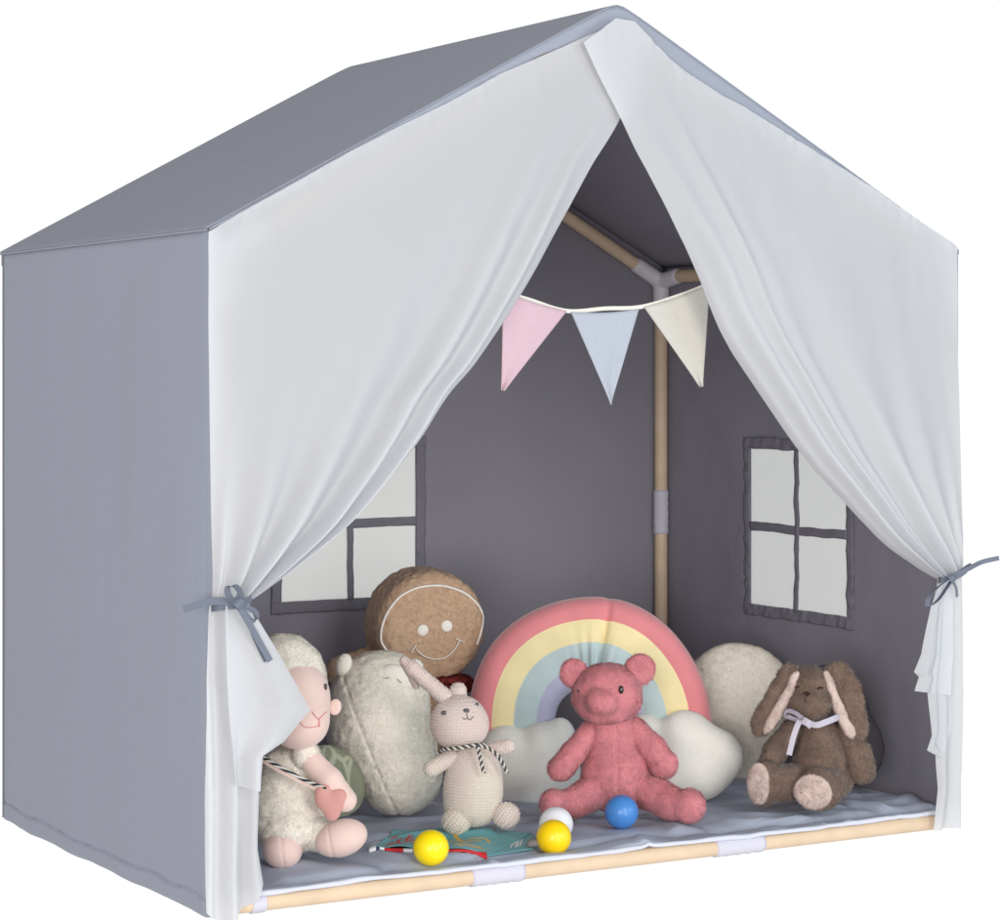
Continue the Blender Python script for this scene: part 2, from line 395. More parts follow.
CLOTHB = (('weave', 330, .0005, .5), ('noise', 14, .004, .15), ('noise', 70, .0015, .18))
M_GREY = mat('grey_cotton', srgb(161, 165, 179), .92, CLOTHB, var=.02, var_scale=300, sheen=.05)
M_ROOF = mat('grey_cotton_roof', srgb(158, 162, 176), .92, CLOTHB, var=.02, var_scale=300, sheen=.05)
M_LINING = mat('grey_cotton_lining', srgb(150, 146, 157), .95, CLOTHB, var=.03, var_scale=300)
M_HEM = mat('grey_hem_tape', srgb(134, 130, 141), .95, CLOTHB+(('noise', 60, .003, .5),), var=.05, var_scale=80)
M_WHITE = mat('white_cotton', srgb(235, 236, 239), .9, (('weave', 300, .0004, .4), ('noise', 9, .006, .18), ('noise', 55, .0015, .2)), transl=.48)
M_PANE = mat('window_gauze', srgb(234, 234, 232), .9, (), transl=.62)
M_WOOD = mat('pine_wood', srgb(218, 192, 164), .55, (('noise', 200, .0003, .2),), var=.06, var_scale=25)
M_SLEEVE = mat('lilac_grey_sleeve', srgb(205, 201, 212), .8, (('noise', 300, .0004, .4),))
M_PLASTIC = mat('light_grey_plastic', srgb(226, 221, 227), .45)
M_MAT = mat('blue_grey_quilt', srgb(176, 182, 198), .92, (('noise', 300, .0004, .3), ('noise', 28, .004, .25)), var=.03, var_scale=200)
M_PIPE = mat('white_piping', srgb(208, 210, 222), .9, (('noise', 400, .0004, .4),))
M_RIB = mat('grey_ribbon', srgb(110, 116, 130), .75, (('noise', 400, .0003, .4),))

# ================================================================= TENT
W_, D_, HW, HR = 1.2, .7794, .8486, 1.1729
tent = empty('play_tent', (W_/2, D_/2, 0), 'grey fabric house-shaped play tent with white tied-back curtains around all the toys', 'tent')
def wrinkle(p, a=.003, seed=1): return a*fbm(p, .16, seed, 3)

# left wall (x=0)
ny, nz = 90, 110
ys = np.linspace(0, D_, ny); zs = np.concatenate([np.linspace(0, .05, 26), np.linspace(.052, HW+.0035, nz-26)])
G = np.zeros((nz, ny, 3)); G[..., 1] = ys[::-1][None]; G[..., 2] = zs[:, None]
d = (wrinkle(G*[1, 1, .45], .0050, 5)+wrinkle(G*[1, 1.6, .25], .002, 55))*np.clip(np.minimum(G[..., 1], D_-G[..., 1])/.05, 0, 1)*np.clip((HW-G[..., 2])/.05, 0, 1)
hemz = .022+.003*vn(G*[0, 1, 0], .06, 9)
hem = -.0028*np.exp(-((G[..., 2]-hemz)/.0016)**2)+np.where(G[..., 2] < hemz, .0013*(1+1.0*vn(G, .02, 4)), 0)
r_ = np.clip(np.abs(ys[::-1][None]-D_/2)-(D_/2-.012), 0, .012); rc = .012-np.sqrt(np.maximum(.012**2-r_**2, 0))
G[..., 0] = -d-hem*np.clip(G[..., 2]*200, 0, 1)+rc
G[..., 2] += np.clip(1-G[..., 2]/.03, 0, 1)*(.0007*vn(G*[0, 1, 0], .08, 11)-.001)
V, Fq, side = slab(G, .0014)
mesh('side_wall', V, Fq, [M_GREY, M_LINING], tent, midx=side)
def win_axis(lo, hi, n1, cuts):                     # grid lines with the cut lines exactly on them
    a = list(np.linspace(lo, hi, n1))
    return np.array(sorted(set(round(x, 5) for x in a if all(abs(x-c) > (hi-lo)/n1*.45 for c in cuts)) | set(cuts)))
BWX, BWZ = (.463, .706), (.303, .548)
RWY, RWZ = (.262, .518), (.287, .545)
def wall_with_hole(A, Z, ax, hole_a, hole_z, top_fn, seed):
    a, z = np.meshgrid(A, np.linspace(0, 1, len(Z))); zz = Z[:, None]+0*a
    return a, zz
# right wall (x=W), lining faces the inside
A = win_axis(0, D_, 60, RWY); Z = win_axis(0, HW+.0047, 70, RWZ)
G = np.zeros((len(Z), len(A), 3)); G[..., 0] = W_; G[..., 1] = A[None]; G[..., 2] = Z[:, None]
inside = (np.minimum(G[..., 1]-RWY[0], RWY[1]-G[..., 1]).clip(-1, 1) > -.002) & (np.minimum(G[..., 2]-RWZ[0], RWZ[1]-G[..., 2]) > -.002)
dw = np.maximum(np.maximum(RWY[0]-G[..., 1], G[..., 1]-RWY[1]), np.maximum(RWZ[0]-G[..., 2], G[..., 2]-RWZ[1]))
G[..., 0] += wrinkle(G, .004, 15)*np.clip(dw/.03, 0, 1)*np.clip(np.minimum(G[..., 1], D_-G[..., 1])/.05, 0, 1)
hole = lambda A, Z, ha, hz: ~(((A[:-1]+A[1:])/2 > ha[0]) & ((A[:-1]+A[1:])/2 < ha[1]))[None] | ~(((Z[:-1]+Z[1:])/2 > hz[0]) & ((Z[:-1]+Z[1:])/2 < hz[1]))[:, None]
V, Fq, side = slab(G, .0014, hole(A, Z, RWY, RWZ))
mesh('side_wall', V, Fq, [M_GREY, M_LINING], tent, midx=side)
# back wall (y=D) with the gable
A = win_axis(0, W_, 90, BWX+(.6,)); Z = win_axis(0, HW, 70, BWZ)
Zg = np.linspace(0, 1, 26)[1:]
G = np.zeros((len(Z)+25, len(A), 3)); G[..., 0] = A[None]; G[..., 1] = D_
G[:len(Z), :, 2] = Z[:, None]
HRb = HR-.0
G[len(Z):, :, 2] = HW+Zg[:, None]*((HR-HW)*(1-np.sqrt(((A-W_/2)/(W_/2))**2+.0003))+.0048)[None]
dw = np.maximum(np.maximum(BWX[0]-G[..., 0], G[..., 0]-BWX[1]), np.maximum(BWZ[0]-G[..., 2], G[..., 2]-BWZ[1]))
G[..., 1] += wrinkle(G, .005, 25)*np.clip(dw/.03, 0, 1)*np.clip(np.minimum(G[..., 0], W_-G[..., 0])/.05, 0, 1)*np.clip((HW+.05-G[..., 2])/.1, 0, 1)
Zf = np.concatenate([Z, HW+Zg])
V, Fq, side = slab(G, .0014, hole(A, Zf, BWX, BWZ))
mesh('back_wall', V, Fq, [M_LINING, M_GREY], tent, midx=side)

# roof: two slopes over the ridge, with a grey lip down the front gable
nu, nv = 121, 60
s = np.linspace(-1, 1, nu); vv = np.linspace(0, 1, nv)
G = np.zeros((nv, nu, 3)); G[..., 0] = W_/2+s[None]*W_/2; G[..., 1] = (vv*D_)[:, None]
rr = np.sqrt(s**2+.0003); G[..., 2] = HR-(HR-HW)*(rr[None]-.0)+.005; G[..., 1] = -.002+G[..., 1]*(D_+.007)/D_; G[..., 0] = W_/2+s[None]*W_/2+.0025*np.minimum(s, 0)[None]
G[..., 2] += -.006*np.sin(np.pi*np.abs(s))[None]*np.sin(np.pi*vv)[:, None]+wrinkle(G, .003, 33)*np.sin(np.pi*np.abs(s))[None]*np.sin(np.pi*vv)[:, None]
V1 = slab(G, .0014)
# lip: strip in the front plane just under the roof edge, and short skirt over the eaves
lw = .030
sl = np.linspace(-1, 1, 81); top = np.stack([W_/2+sl*W_/2, 0*sl-.0012, HR-(HR-HW)*np.sqrt(sl**2+.0003)+.0045], 1)
Gl = np.stack([top-np.array([0, 0, 1.])*lw*t*np.clip(1.02-np.abs(sl)**6, .2, 1)[:, None]*np.clip((sl+.35)/.3, .5, 1)[:, None]-np.array([0, .0012*math.sin(t*3), 0]) for t in np.linspace(0, 1, 6)])
V2 = slab(Gl[::-1], .0012)
Gb = top[None]+np.array([0, D_+.0045+.0012, 0])-np.linspace(0, .02, 4)[:, None, None]*np.array([0, 0, 1.]); V3 = slab(Gb, .0012)
Gs = []
for sg in (0,):
    yy_ = np.linspace(-.001, D_+.004, 60); z_ = HW+.004-np.linspace(0, .003, 4); g = np.zeros((4, 60, 3)); g[..., 0] = -.0022 if sg == 0 else W_+.0022; g[..., 1] = yy_[None]; g[..., 2] = z_[:, None]
    Gs.append(slab(g, .0010))
Vr = np.concatenate([V1[0], V2[0], V3[0]]+[g[0] for g in Gs]); off = [0, len(V1[0]), len(V1[0])+len(V2[0]), len(V1[0])+len(V2[0])+len(V3[0])]
Fr = np.concatenate([V1[1], V2[1]+off[1], V3[1]+off[2], Gs[0][1]+off[3]])
mesh('roof', Vr, Fr, [M_ROOF, M_LINING], tent, midx=np.concatenate([V1[2]]+[x[2]*0 for x in (V2, V3, Gs[0])]))

# windows: ruched tape border and cross, gauze panes
def window(kind, a0, a1, z0, z1, wall, sgn, shear):
    bw = .019; am, zm = (a0+a1)/2, (z0+z1)/2; parts = []
    def pt(a, z, h): return np.array([a, wall+sgn*h, z]) if kind == 'back' else np.array([wall+sgn*h, a, z])
    def strip(p, q, width, n, seed, ruche):
        p, q = np.array(p), np.array(q); d = q-p; L = np.linalg.norm(d); d /= L; nrm = np.array([-d[1], d[0]])
        rows = []
        for j in range(7):
            row = []
            for i in range(n):
                t = i/(n-1); edge = width*(j/6-.5)
                wob = (.0006 if kind == 'back' else .0016)*vn(np.array([[t*L*1., seed, 0.]]), .03, seed)[0]
                ac, zc = p+d*L*t+nrm*(edge*(1+.08*vn(np.array([[t*L, seed*1.7, j*.001]]), .015, seed)[0])+wob)
                hh = .0022+.0010*math.sin(math.pi*j/6)+ruche*vn(np.array([[t*L+j*.0012, j*.0015, seed]]), .009, seed+3)[0]
                row.append(pt(ac, zc, hh))
            rows.append(row)
        G = np.array(rows); N = np.cross(G[1, 0]-G[0, 0], G[0, 1]-G[0, 0])
        V, Q, _ = slab(G, .0016); return V, Q
    ru = .0022
    parts.append(strip((a0-bw, z0-bw/2), (a1+bw, z0-bw/2), bw, 90, 1, ru)); parts.append(strip((a0-bw, z1+bw/2), (a1+bw, z1+bw/2), bw, 90, 2, ru))
    parts.append(strip((a0-bw/2, z0-.002), (a0-bw/2, z1+.002), bw*.9, 90, 3, ru)); parts.append(strip((a1+bw/2, z0-.002), (a1+bw/2, z1+.002), bw*.9, 90, 4, ru))
    V, Fc = join(parts); root = mesh('window_frame', V, Fc, M_HEM, tent)
    c1 = strip((a0-.002, zm), (a1+.002, zm), .0145, 40, 5, ru*.5); c2 = strip((am, z0-.002), (am, z1+.002), .0115, 40, 6, ru*.5)
    c2 = (c2[0]+np.array(pt(0, 0, 1))*0+(np.array([0, sgn*.0012, 0]) if kind == 'back' else np.array([sgn*.0012, 0, 0])), c2[1])
    V, Fc = join([c1, c2]); mesh('crossbar', V, Fc, M_HEM, root)
    for (b0, b1) in ((a0, am), (am, a1)):
        for (y0, y1) in ((z0, zm), (zm, z1)):
            e = .003
            aa, zz = np.meshgrid(np.linspace(b0-e if b0 == a0 else b0+.001, b1+e if b1 == a1 else b1-.001, 16), np.linspace(y0-e if y0 == z0 else y0+.001, y1+e if y1 == z1 else y1-.001, 16))
            hh = .0006+.0005*vn(np.stack([aa, zz, aa*0+wall], -1), .06, 3)
            G = np.stack([pt(a_, z_, h_) for a_, z_, h_ in zip(aa.ravel(), zz.ravel(), hh.ravel())]).reshape(16, 16, 3)
            a = (np.arange(15)[:, None]*16+np.arange(15)[None]).ravel(); V, Q = G.reshape(-1, 3), np.stack([a, a+1, a+17, a+16], 1); mesh('pane', V, Q, M_PANE, root)
window('back', *BWX, *BWZ, D_, -1, 0)
window('right', *RWY, *RWZ, W_, -1, 0)

# poles
PR = .0112
def pole(a, b, n=24):
    V, Q, T3 = tube([np.array(a)*(1-t)+np.array(b)*t for t in np.linspace(0, 1, n)], PR, 20); return mesh('pole', V, [Q, T3], M_WOOD, tent)
i_ = .017
pf = pole((.01, .001, PR), (W_-.034, .001, PR), 60)
for x, y in ((.0125, .014), (W_-.0115, .014), (i_, D_-i_), (W_-i_, D_-i_)): pole((x, y, 2*PR+.003), (x, y, HW-.03))
for x in (i_, W_-i_): pole((x, .035, PR), (x, D_-.035, PR)); pole((x, .045, HW-.012), (x, D_-.045, HW-.012))
pole((i_+.02, D_-i_, PR), (W_-i_-.02, D_-i_, PR))
dx, dz = W_/2-i_, HR-HW
for y in (i_, D_-i_):
    for sg in (0, 1):
        f = lambda t: (i_+dx*t if sg == 0 else W_-i_-dx*t, y, HW-.014+dz*t-.006)
        pole(f(.06), f(.95))
pole((W_/2, .03, HR-.034), (W_/2, D_-.03, HR-.034))
def sleeve(a, b, parent, r=PR+.0018, m=M_SLEEVE, name='sleeve'):
    n = 14; pts = [np.array(a)*(1-t)+np.array(b)*t for t in np.linspace(0, 1, n)]
    V, Q, T3 = tube(pts, [r*(1+.04*math.sin(i*2.3)) for i in range(n)], 20); return mesh(name, V, [Q, T3], m, parent)
for p0, p1 in ((470, 522), (714, 762), (250, 264)):
    sleeve((front(p0, 870)[0], .001, PR), (front(p1, 860)[0], .001, PR), tent)
zc = plane(655, 512, 1, D_-i_)[2]
sleeve((W_-i_, D_-i_, zc-.038), (W_-i_, D_-i_, zc+.038), tent)
# corner connectors: three short sockets meeting at each eave corner
for x, y, sx, sy in ((i_, i_, 1, 1), (W_-i_, i_, -1, 1), (i_, D_-i_, 1, -1), (W_-i_, D_-i_, -1, -1)):
    c = np.array([x, y, HW-.02]); al = np.array([sx*dx, 0, dz]); al /= np.linalg.norm(al)
    prims = [cap(c, c+al*.055, PR+.003, PR+.0025), cap(c, c+np.array([0, sy, 0])*.05+[0, 0, .008], PR+.003, PR+.0025), cap(c, c-np.array([0, 0, .065]), PR+.003, PR+.0025)]
    V, Fq = nets(prims, .0022, .004); mesh('connector', V, Fq, M_PLASTIC, tent)

# ---- curtains
def polyl(px, y): return np.array([front(a, b, y) for a, b in px])
def resample(p, n):
    d = np.concatenate([[0], np.cumsum(np.linalg.norm(np.diff(p, axis=0), axis=1))])
    s = np.linspace(0, d[-1], n); return np.stack([np.interp(s, d, p[:, i]) for i in range(3)], 1)
def smoothline(px, y, n): return spline(polyl(px, y), n)
def upper(top_px, free_px, tie0, tie1, y0, ridges, depth0, g=1.6, NU=200, NT=150, sgn=1):
    T = resample(polyl(top_px, y0), NU); E = smoothline(free_px, y0, NT)
    K = np.array([front(*tie0, y0)*(1-u)+front(*tie1, y0)*u for u in np.linspace(0, 1, NU)])
    t = np.linspace(0, 1, NT); u = np.linspace(0, 1, NU)
    chord = lambda i: T[i][None]*(1-t)[:, None]+K[i][None]*t[:, None]
    D1 = E-chord(NU-1)
    G = np.zeros((NT, NU, 3))
    for i in range(NU): G[:, i] = chord(i)+D1*(u[i]**g)
    TT, UU = np.meshgrid(t, u, indexing='ij'); y = np.zeros_like(TT)
    for (uc, wd, amp, p0, p1) in ridges:           # ridge centre, width, height, where it fades in and how strong at the tie
        ucc = uc+.03*np.sin(TT*3+uc*9)*(1-TT); sm = np.clip((TT-.03)/.35, 0, 1); env = np.clip((TT-p0)/(1-p0), 0, 1)**p1*(sm*sm*(3-2*sm))
        y += amp*env*np.exp(-((UU-ucc)/wd)**2)
    y += .012*np.sin(np.pi*TT)*np.sin(np.pi*np.clip(UU, 0, 1))+.004*fbm(np.stack([UU*1.3, TT*.25, 0*TT], -1), .22, 19, 2)*np.clip(TT*3, 0, 1)+.002*fbm(G, .12, 71, 2)*np.sin(np.pi*TT)**.5
    y += depth0*TT**3
    pinch = np.clip((TT-.86)/.14, 0, 1)**2; y = y*(1-.45*pinch)
    # rolled free edge: cloth curls back at the hem
    rl = np.clip((UU-.985)/.015, 0, 1); y = y-.012*rl**2*(np.clip((TT-.25)*4, 0, 1))
    # ruffle of the gathered top seam
    y += .004*np.exp(-(TT/.03)**2)*np.abs(vn(G*[1, 0, .3], .016, 91))+.0010*fbm(G*[1, 0, .35], .035, 17, 2)
    G[..., 2] += .0015*np.exp(-(TT/.015)**2)*vn(G*[1, 0, 0], .05, 95)
    G[..., 1] = y0-y
    return G
def lower(left_px, right_px, y0, folds, n=70, nv=110, ph=0, flare=0, seed=1, tilt=0, sag=0):
    """hanging piece: edges given down the drop; folds = number of pleats"""
    a = resample2(left_px, nv); b = resample2(right_px, nv)
    u = np.linspace(0, 1, n); t = np.linspace(0, 1, nv)
    G = np.zeros((nv, n, 3))
    for j in range(nv):
        pa, pb = front(*a[j], y0), front(*b[j], y0); G[j] = pa[None]*(1-u)[:, None]+pb[None]*u[:, None]
    UU, TT = np.meshgrid(u, t); q = UU+.05*np.sin(TT*4+seed)
    amp = .004+flare*TT
    yy = amp*(np.sin(q*folds*2*np.pi+ph)+.5*np.sin(q*folds*3.1+1.7*seed+TT*2))+.0015*fbm(G, .05, seed, 2)
    G[..., 1] = y0-yy-tilt*TT; G[..., 2] -= sag*(np.sin(np.pi*UU)**.8)*TT**5
    return G
def resample2(p, n):
    p = np.array(p, float); s = np.linspace(0, len(p)-1, n); 
    d = np.concatenate([[0], np.cumsum(np.linalg.norm(np.diff(p, axis=0), axis=1))]); s = np.linspace(0, d[-1], n)
    return np.stack([np.interp(s, d, p[:, i]) for i in range(2)], 1)
def curtain(grids):
    V, Q, off = [], [], 0
    for g in grids:
        m_, n_ = g.shape[:2]; a = (np.arange(m_-1)[:, None]*n_+np.arange(n_-1)[None]).ravel()
        V.append(g.reshape(-1, 3)); Q.append(np.stack([a, a+1, a+n_+1, a+n_], 1)+off); off += m_*n_
    return mesh('curtain', np.concatenate(V), np.concatenate(Q), M_WHITE, tent)

Lr = [(.94, .030, .034, 0, .3), (.80, .055, .044, 0, .5), (.56, .10, .046, .2, 1.0), (.30, .09, .036, .3, 1.3), (.07, .05, .016, .35, 1.3)]
GL = upper([(208, 231), (270, 196), (350, 151), (440, 106), (500, 73), (583, 37), (616, 24), (634, 34)],
           [(634, 34), (632, 80), (620, 118), (591, 166), (567, 211), (525, 292), (480, 361), (450, 396), (415, 448), (354, 517), (302, 556), (251, 594)],
           (209, 606), (249, 597), -.006, Lr, .012, g=1.5)
def band(l, n=3): return l
LL1 = lower([(208, 604), (206, 680), (205, 800), (205, 912)], [(248, 600), (252, 640), (258, 700), (259, 790), (258, 850), (264, 884)], -.030, 2.4, seed=2, flare=.006, ph=1.2, sag=.026)
LL1[-12:, :, 2] += 0
LL2 = lower([(224, 606), (226, 680), (232, 742), (236, 786)], [(249, 604), (278, 652), (311, 710), (284, 742), (262, 756), (260, 791)], -.050, 1.1, seed=5, flare=.006, ph=2.6)
cl = curtain([GL, LL1, LL2])
tag(cl, 'curtain on the left, warm white with a pointed loose flap')
Rr = [(.945, .030, .022, .0, .3), (.84, .050, .026, .0, .4), (.73, .05, .018, .0, .6), (.52, .09, .036, .15, 1.0), (.30, .08, .026, .3, 1.3), (.08, .05, .010, .4, 1.2)]
GR = upper([(957, 247), (900, 208), (834, 163), (770, 124), (720, 94), (678, 66), (653, 43), (634, 22), (616, 18), (583, 42)],
           [(583, 42), (601, 80), (620, 118), (637, 154), (666, 207), (699, 273), (724, 331), (761, 389), (808, 458), (842, 496), (883, 541), (915, 565), (938, 579)],
           (960, 576), (938, 579), -.020, Rr, .008, g=1.35)
RL3 = lower([(938, 578), (934, 640), (935, 700), (936, 757), (937, 790), (932, 830)], [(960, 574), (961, 640), (961, 720), (960, 780), (960, 828)], -.024, 1.3, seed=3, flare=.002)
RL2 = lower([(935, 590), (926, 690), (930, 735), (925, 750), (940, 758)], [(950, 590), (951, 690), (952, 720), (950, 730), (946, 745)], -.026, 1.0, seed=4, flare=.003)
RL1 = lower([(937, 584), (929, 607), (921, 654), (914, 672), (919, 677), (915, 691)], [(952, 582), (953, 607), (953, 654), (951, 672), (951, 677), (949, 695)], -.038, 1.1, seed=8, flare=.004)
cr = curtain([GR, RL3, RL2, RL1])
tag(cr, 'curtain on the right, cooler white with its loose edge hanging in steps')
# ties
def tie(pieces, parent):
    parts = []
    for px, wpx, wd, tw in pieces:
        pts = [at_front(a, b, yy) for a, b, yy in px]; parts.append(ribbon(pts, wpx*.00135, wd))
    V, Fc = join(parts); return mesh('tie_ribbon', V, Fc, M_RIB, parent)
def at_front(a, b, yy): return front(a, b, yy)
UPW = np.array([0, 0, 1.]); 
tie([([(208, 608, .01), (214, 607, -.035), (228, 605, -.050), (240, 604, -.052), (250, 600, -.036), (251, 598, 0)], 8, UPW, 0),
     ([(183, 609, -.03), (198, 605, -.036), (215, 601, -.045), (236, 603, -.056)], 7, UPW, 0),
     ([(238, 605, -.058), (229, 596, -.064), (228, 588, -.068), (235, 586, -.070), (240, 592, -.068), (241, 603, -.060)], 6, np.array([.8, -1.0, .4]), 0),
     ([(238, 605, -.058), (246, 607, -.066), (255, 612, -.068), (256, 619, -.066), (250, 620, -.064), (240, 608, -.060)], 6, np.array([.3, -.8, .9]), 0),
     ([(238, 605, -.060), (246, 618, -.064), (256, 636, -.060), (270, 661, -.058)], 6, np.array([1, -.2, .5]), 0),
     ([(238, 605, -.058), (248, 622, -.058), (256, 640, -.054), (266, 661, -.052)], 5, np.array([1, .3, .3]), 0),
     ([(234, 599, -.060), (239, 603, -.067), (244, 609, -.060)], 9, np.array([1, 0, .7]), 0)], cl)
tie([([(962, 570, .01), (958, 573, -.030), (950, 577, -.040), (940, 580, -.032), (936, 581, 0)], 6, UPW, 0),
     ([(951, 578, -.046), (968, 569, -.060), (982, 562, -.075), (999, 558, -.085)], 5, UPW, 0),
     ([(951, 578, -.046), (960, 571, -.052), (970, 565, -.056), (966, 572, -.054), (952, 580, -.048)], 5, np.array([.1, -.6, 1]), 0),
     ([(951, 578, -.046), (938, 587, -.058), (929, 597, -.062), (928, 606, -.060), (938, 600, -.058), (951, 581, -.048)], 5, np.array([.7, -.8, .5]), 0),
     ([(952, 579, -.048), (956, 588, -.052), (957, 597, -.050)], 3.5, np.array([1, 0, .2]), 0),
     ([(949, 575, -.050), (952, 578, -.055), (954, 582, -.050)], 7, np.array([1, 0, .7]), 0)], cr)

# ================================================================= MAT
mx, my = 150, 110
X, Y = np.meshgrid(np.linspace(.022, 1.188, mx), np.linspace(-.004, .772, my))
q = np.stack([X, Y, 0*X], -1)
seam = np.minimum(np.abs(((X+Y*.12)/.19) % 1-.5)*2, 1)
puff = 1-np.exp(-((1-np.abs(((X+.05)/.27) % 1*2-1))/.10)**2)*.0
sx = np.abs((((X+.04*np.sin(Y*9))/.27)+.5) % 1-.5)*.27; sy = np.abs((((Y+.02*np.sin(X*7))/.19)+.35) % 1-.5)*.19
Zt = MATZ-.003-.007*np.exp(-(sx/.010)**2)-.007*np.exp(-(sy/.010)**2)+.005*fbm(q, .09, 41, 2)
ridge = np.abs(vn(q+[.3, 0, 0], .11, 51)); Zt += .005*np.exp(-(ridge/.12)**2)+.0035*np.exp(-(np.abs(vn(q*[1, 1.5, 0]+[.1, .2, 0], .13, 53))/.10)**2)*np.clip((X-.75)/.2, 0, 1)
edge = np.minimum(np.minimum(X-.022, 1.188-X), np.minimum(Y+.004, .772-Y)); Zt = Zt-.006*np.exp(-edge/.012)
Zt += (.0022*vn(q, .05, 77)+.003)*np.exp(-np.clip(Y+.004, 0, 1)/.03)
Zb = np.maximum(Zt-.016, .004); Zb = np.where(edge < .01, np.maximum(Zb, Zt-.008), Zb); Zb = np.where((Y < .02) | (Y > .74) | (X < .035) | (X > 1.165), np.maximum(Zb, .0236), Zb)
Zt = np.maximum(Zt, Zb+.003)
Yf = Y+.005*vn(q*[1, 0, 0], .11, 61)*np.exp(-np.clip(Y+.004, 0, 1)/.05)
top = np.stack([X, Yf, Zt], -1); bot = np.stack([X, Yf, Zb], -1); n = mx*my
a = (np.arange(my-1)[:, None]*mx+np.arange(mx-1)[None]).ravel(); f0 = np.stack([a, a+1, a+mx+1, a+mx], 1)
rim = []
loop = [i for i in range(mx)]+[j*mx+mx-1 for j in range(1, my)]+[(my-1)*mx+i for i in range(mx-2, -1, -1)]+[j*mx for j in range(my-2, 0, -1)]
for i in range(len(loop)): p, q_ = loop[i], loop[(i+1) % len(loop)]; rim.append([q_, p, p+n, q_+n])
pm = empty('play_mat', (.6, .38, .004), 'blue-grey quilted floor mat with white edging lying inside the tent', 'mat')
mesh('mat_cover', np.concatenate([top.reshape(-1, 3), bot.reshape(-1, 3)]), np.concatenate([f0, f0[:, ::-1]+n, np.array(rim)]), [M_MAT], pm)
lp = np.array([(top.reshape(-1, 3)[i]*.35+bot.reshape(-1, 3)[i]*.65) for i in loop]); c = np.array([.6, .38, 0])
lp = lp+np.sign(lp-c)*[0, .0, 0]; lp = np.vstack([lp, lp[:1]]); lp[:mx, 1] -= .003
lp[:, 2] += .0012*vn(lp, .03, 4); V, Q, T3 = tube(lp, [.0034+.001*vn(np.array([p_]), .04, 6)[0] for p_ in lp], 8); mesh('piping', V, [Q, T3], M_PIPE, pm)
matbvh = BVHTree.FromPolygons(top.reshape(-1, 3).tolist(), f0.tolist())
def floorz(x, y):
    h = matbvh.ray_cast(Vector((x, y, 1)), Vector((0, 0, -1))); return h[0].z if h[0] else MATZ

# ================================================================= BUNTING
Yb = .05
bp = lambda a, b: front(a, b, Yb)
bt = empty('bunting', bp(604, 312), 'string of pink, pale blue and cream pennants hung across the tent opening', 'bunting')
cord = [front(395, 240, .02), bp(450, 268), bp(500, 290), bp(530, 300), bp(567, 311), bp(605, 308.5), bp(640, 307), bp(675, 297), bp(708, 284), bp(780, 250), front(850, 200, .02)]
mC = mat('cream_cotton_tape', srgb(222, 218, 208), .9, (('noise', 300, .0004, .4),))
V, Q = ribbon(cord, .0055, UPW, th=.0009, n=80); mesh('cord', V, Q, mC, bt)
for (tl, tr, tip, col, lb) in (((502, 291), (566, 311), (501.5, 392), (208, 178, 188), 'dusty pink pennant'), ((570, 312), (638, 309), (610, 406), (180, 184, 195), 'pale blue-grey pennant'), ((643, 307), (709, 284), (701, 388), (202, 198, 190), 'cream pennant')):
    m_ = mat('pennant_felt', srgb(*col), .95, (('noise', 350, .0006, .5),), var=.03, var_scale=200, transl=.1)
    a, b, c = bp(*tl), bp(*tr), bp(*tip); G = np.zeros((26, 26, 3))
    for i, t in enumerate(np.linspace(0, .985, 26)):
        for j, s_ in enumerate(np.linspace(0, 1, 26)):
            G[i, j] = (a*(1-s_)+b*s_)*(1-t)+c*t; G[i, j, 1] += -.002-.004*math.sin(s_*math.pi)*math.sin(t*2.5+1)*(1-t)+.003*math.sin(s_*5+col[0])*t
            G[i, j, 2] -= .003*math.sin(math.pi*s_)*(1-t)
    V, Q, _ = slab(G, .0016); o = mesh('pennant', V, Q, m_, bt); o['label'] = lb

# ================================================================= TOYS
class Toy:
    def __init__(s, name, bx, by, label, cat, z=None, depth=None, group=None):
        s.d = depth if depth else floor_depth(bx, by); s.s = s.d/FP
        b = at(bx, by, s.d); s.root = empty(name, b, label, cat, group)
    def p(s, px, py, dd=0): return at(px, py, s.d+dd*s.s)
    def e(s, px, py, dd, rx, ry, rd, roll=0, yaw=0, tilt=0): k = s.s; return ell(s.p(px, py, dd), (rx*k, rd*k, ry*k), roll, yaw, tilt)
    def c(s, a, b, r0, r1): return cap(s.p(*a), s.p(*b), r0*s.s, r1*s.s)
BLACK = mat('black_bead', (.012, .01, .01), .12, spec=.6, coat=.5)

# ---- pink bear
M_PINK = mat('pink_plush', srgb(230, 152, 158), .95, (), transl=.15, var=.08, var_scale=50, sheen=.3, attr=.16)
t = Toy('teddy_bear', 600, 816, 'dusty pink plush teddy bear sitting in front of the rainbow cushion', 'teddy bear')
fk = dict(rough=.62, fur=1500000, fl=.0060, fw=.0008, curl=.5)
seam = lambda X: -.003*np.exp(-(((X-t.p(617, 770))@R+.0016*np.sin((X[:, 2])*160))/.0016)**2)*((X-t.p(617, 770))@F < 0)
o, bb = soft('body', [t.e(617, 776, 0, 35, 36, 29), t.e(614, 742, 2, 25, 32, 21), t.e(614, 724, 2, 17, 12, 15)], M_PINK, t.root, k=.01, disp=lambda X: .0015*vn(X, .02, 1)+seam(X), **fk)
o, hb = soft('head', [t.e(607, 692, 0, 34, 28, 27), t.e(607, 703, -2, 32, 20, 25), t.e(602, 702, -24, 15.5, 13, 16), t.e(594, 687, -8, 11, 10, 12), t.e(603, 714, -14, 20, 8, 14)], M_PINK, t.root, k=.008,
             disp=lambda X: .0014*vn(X, .018, 2), **fk)
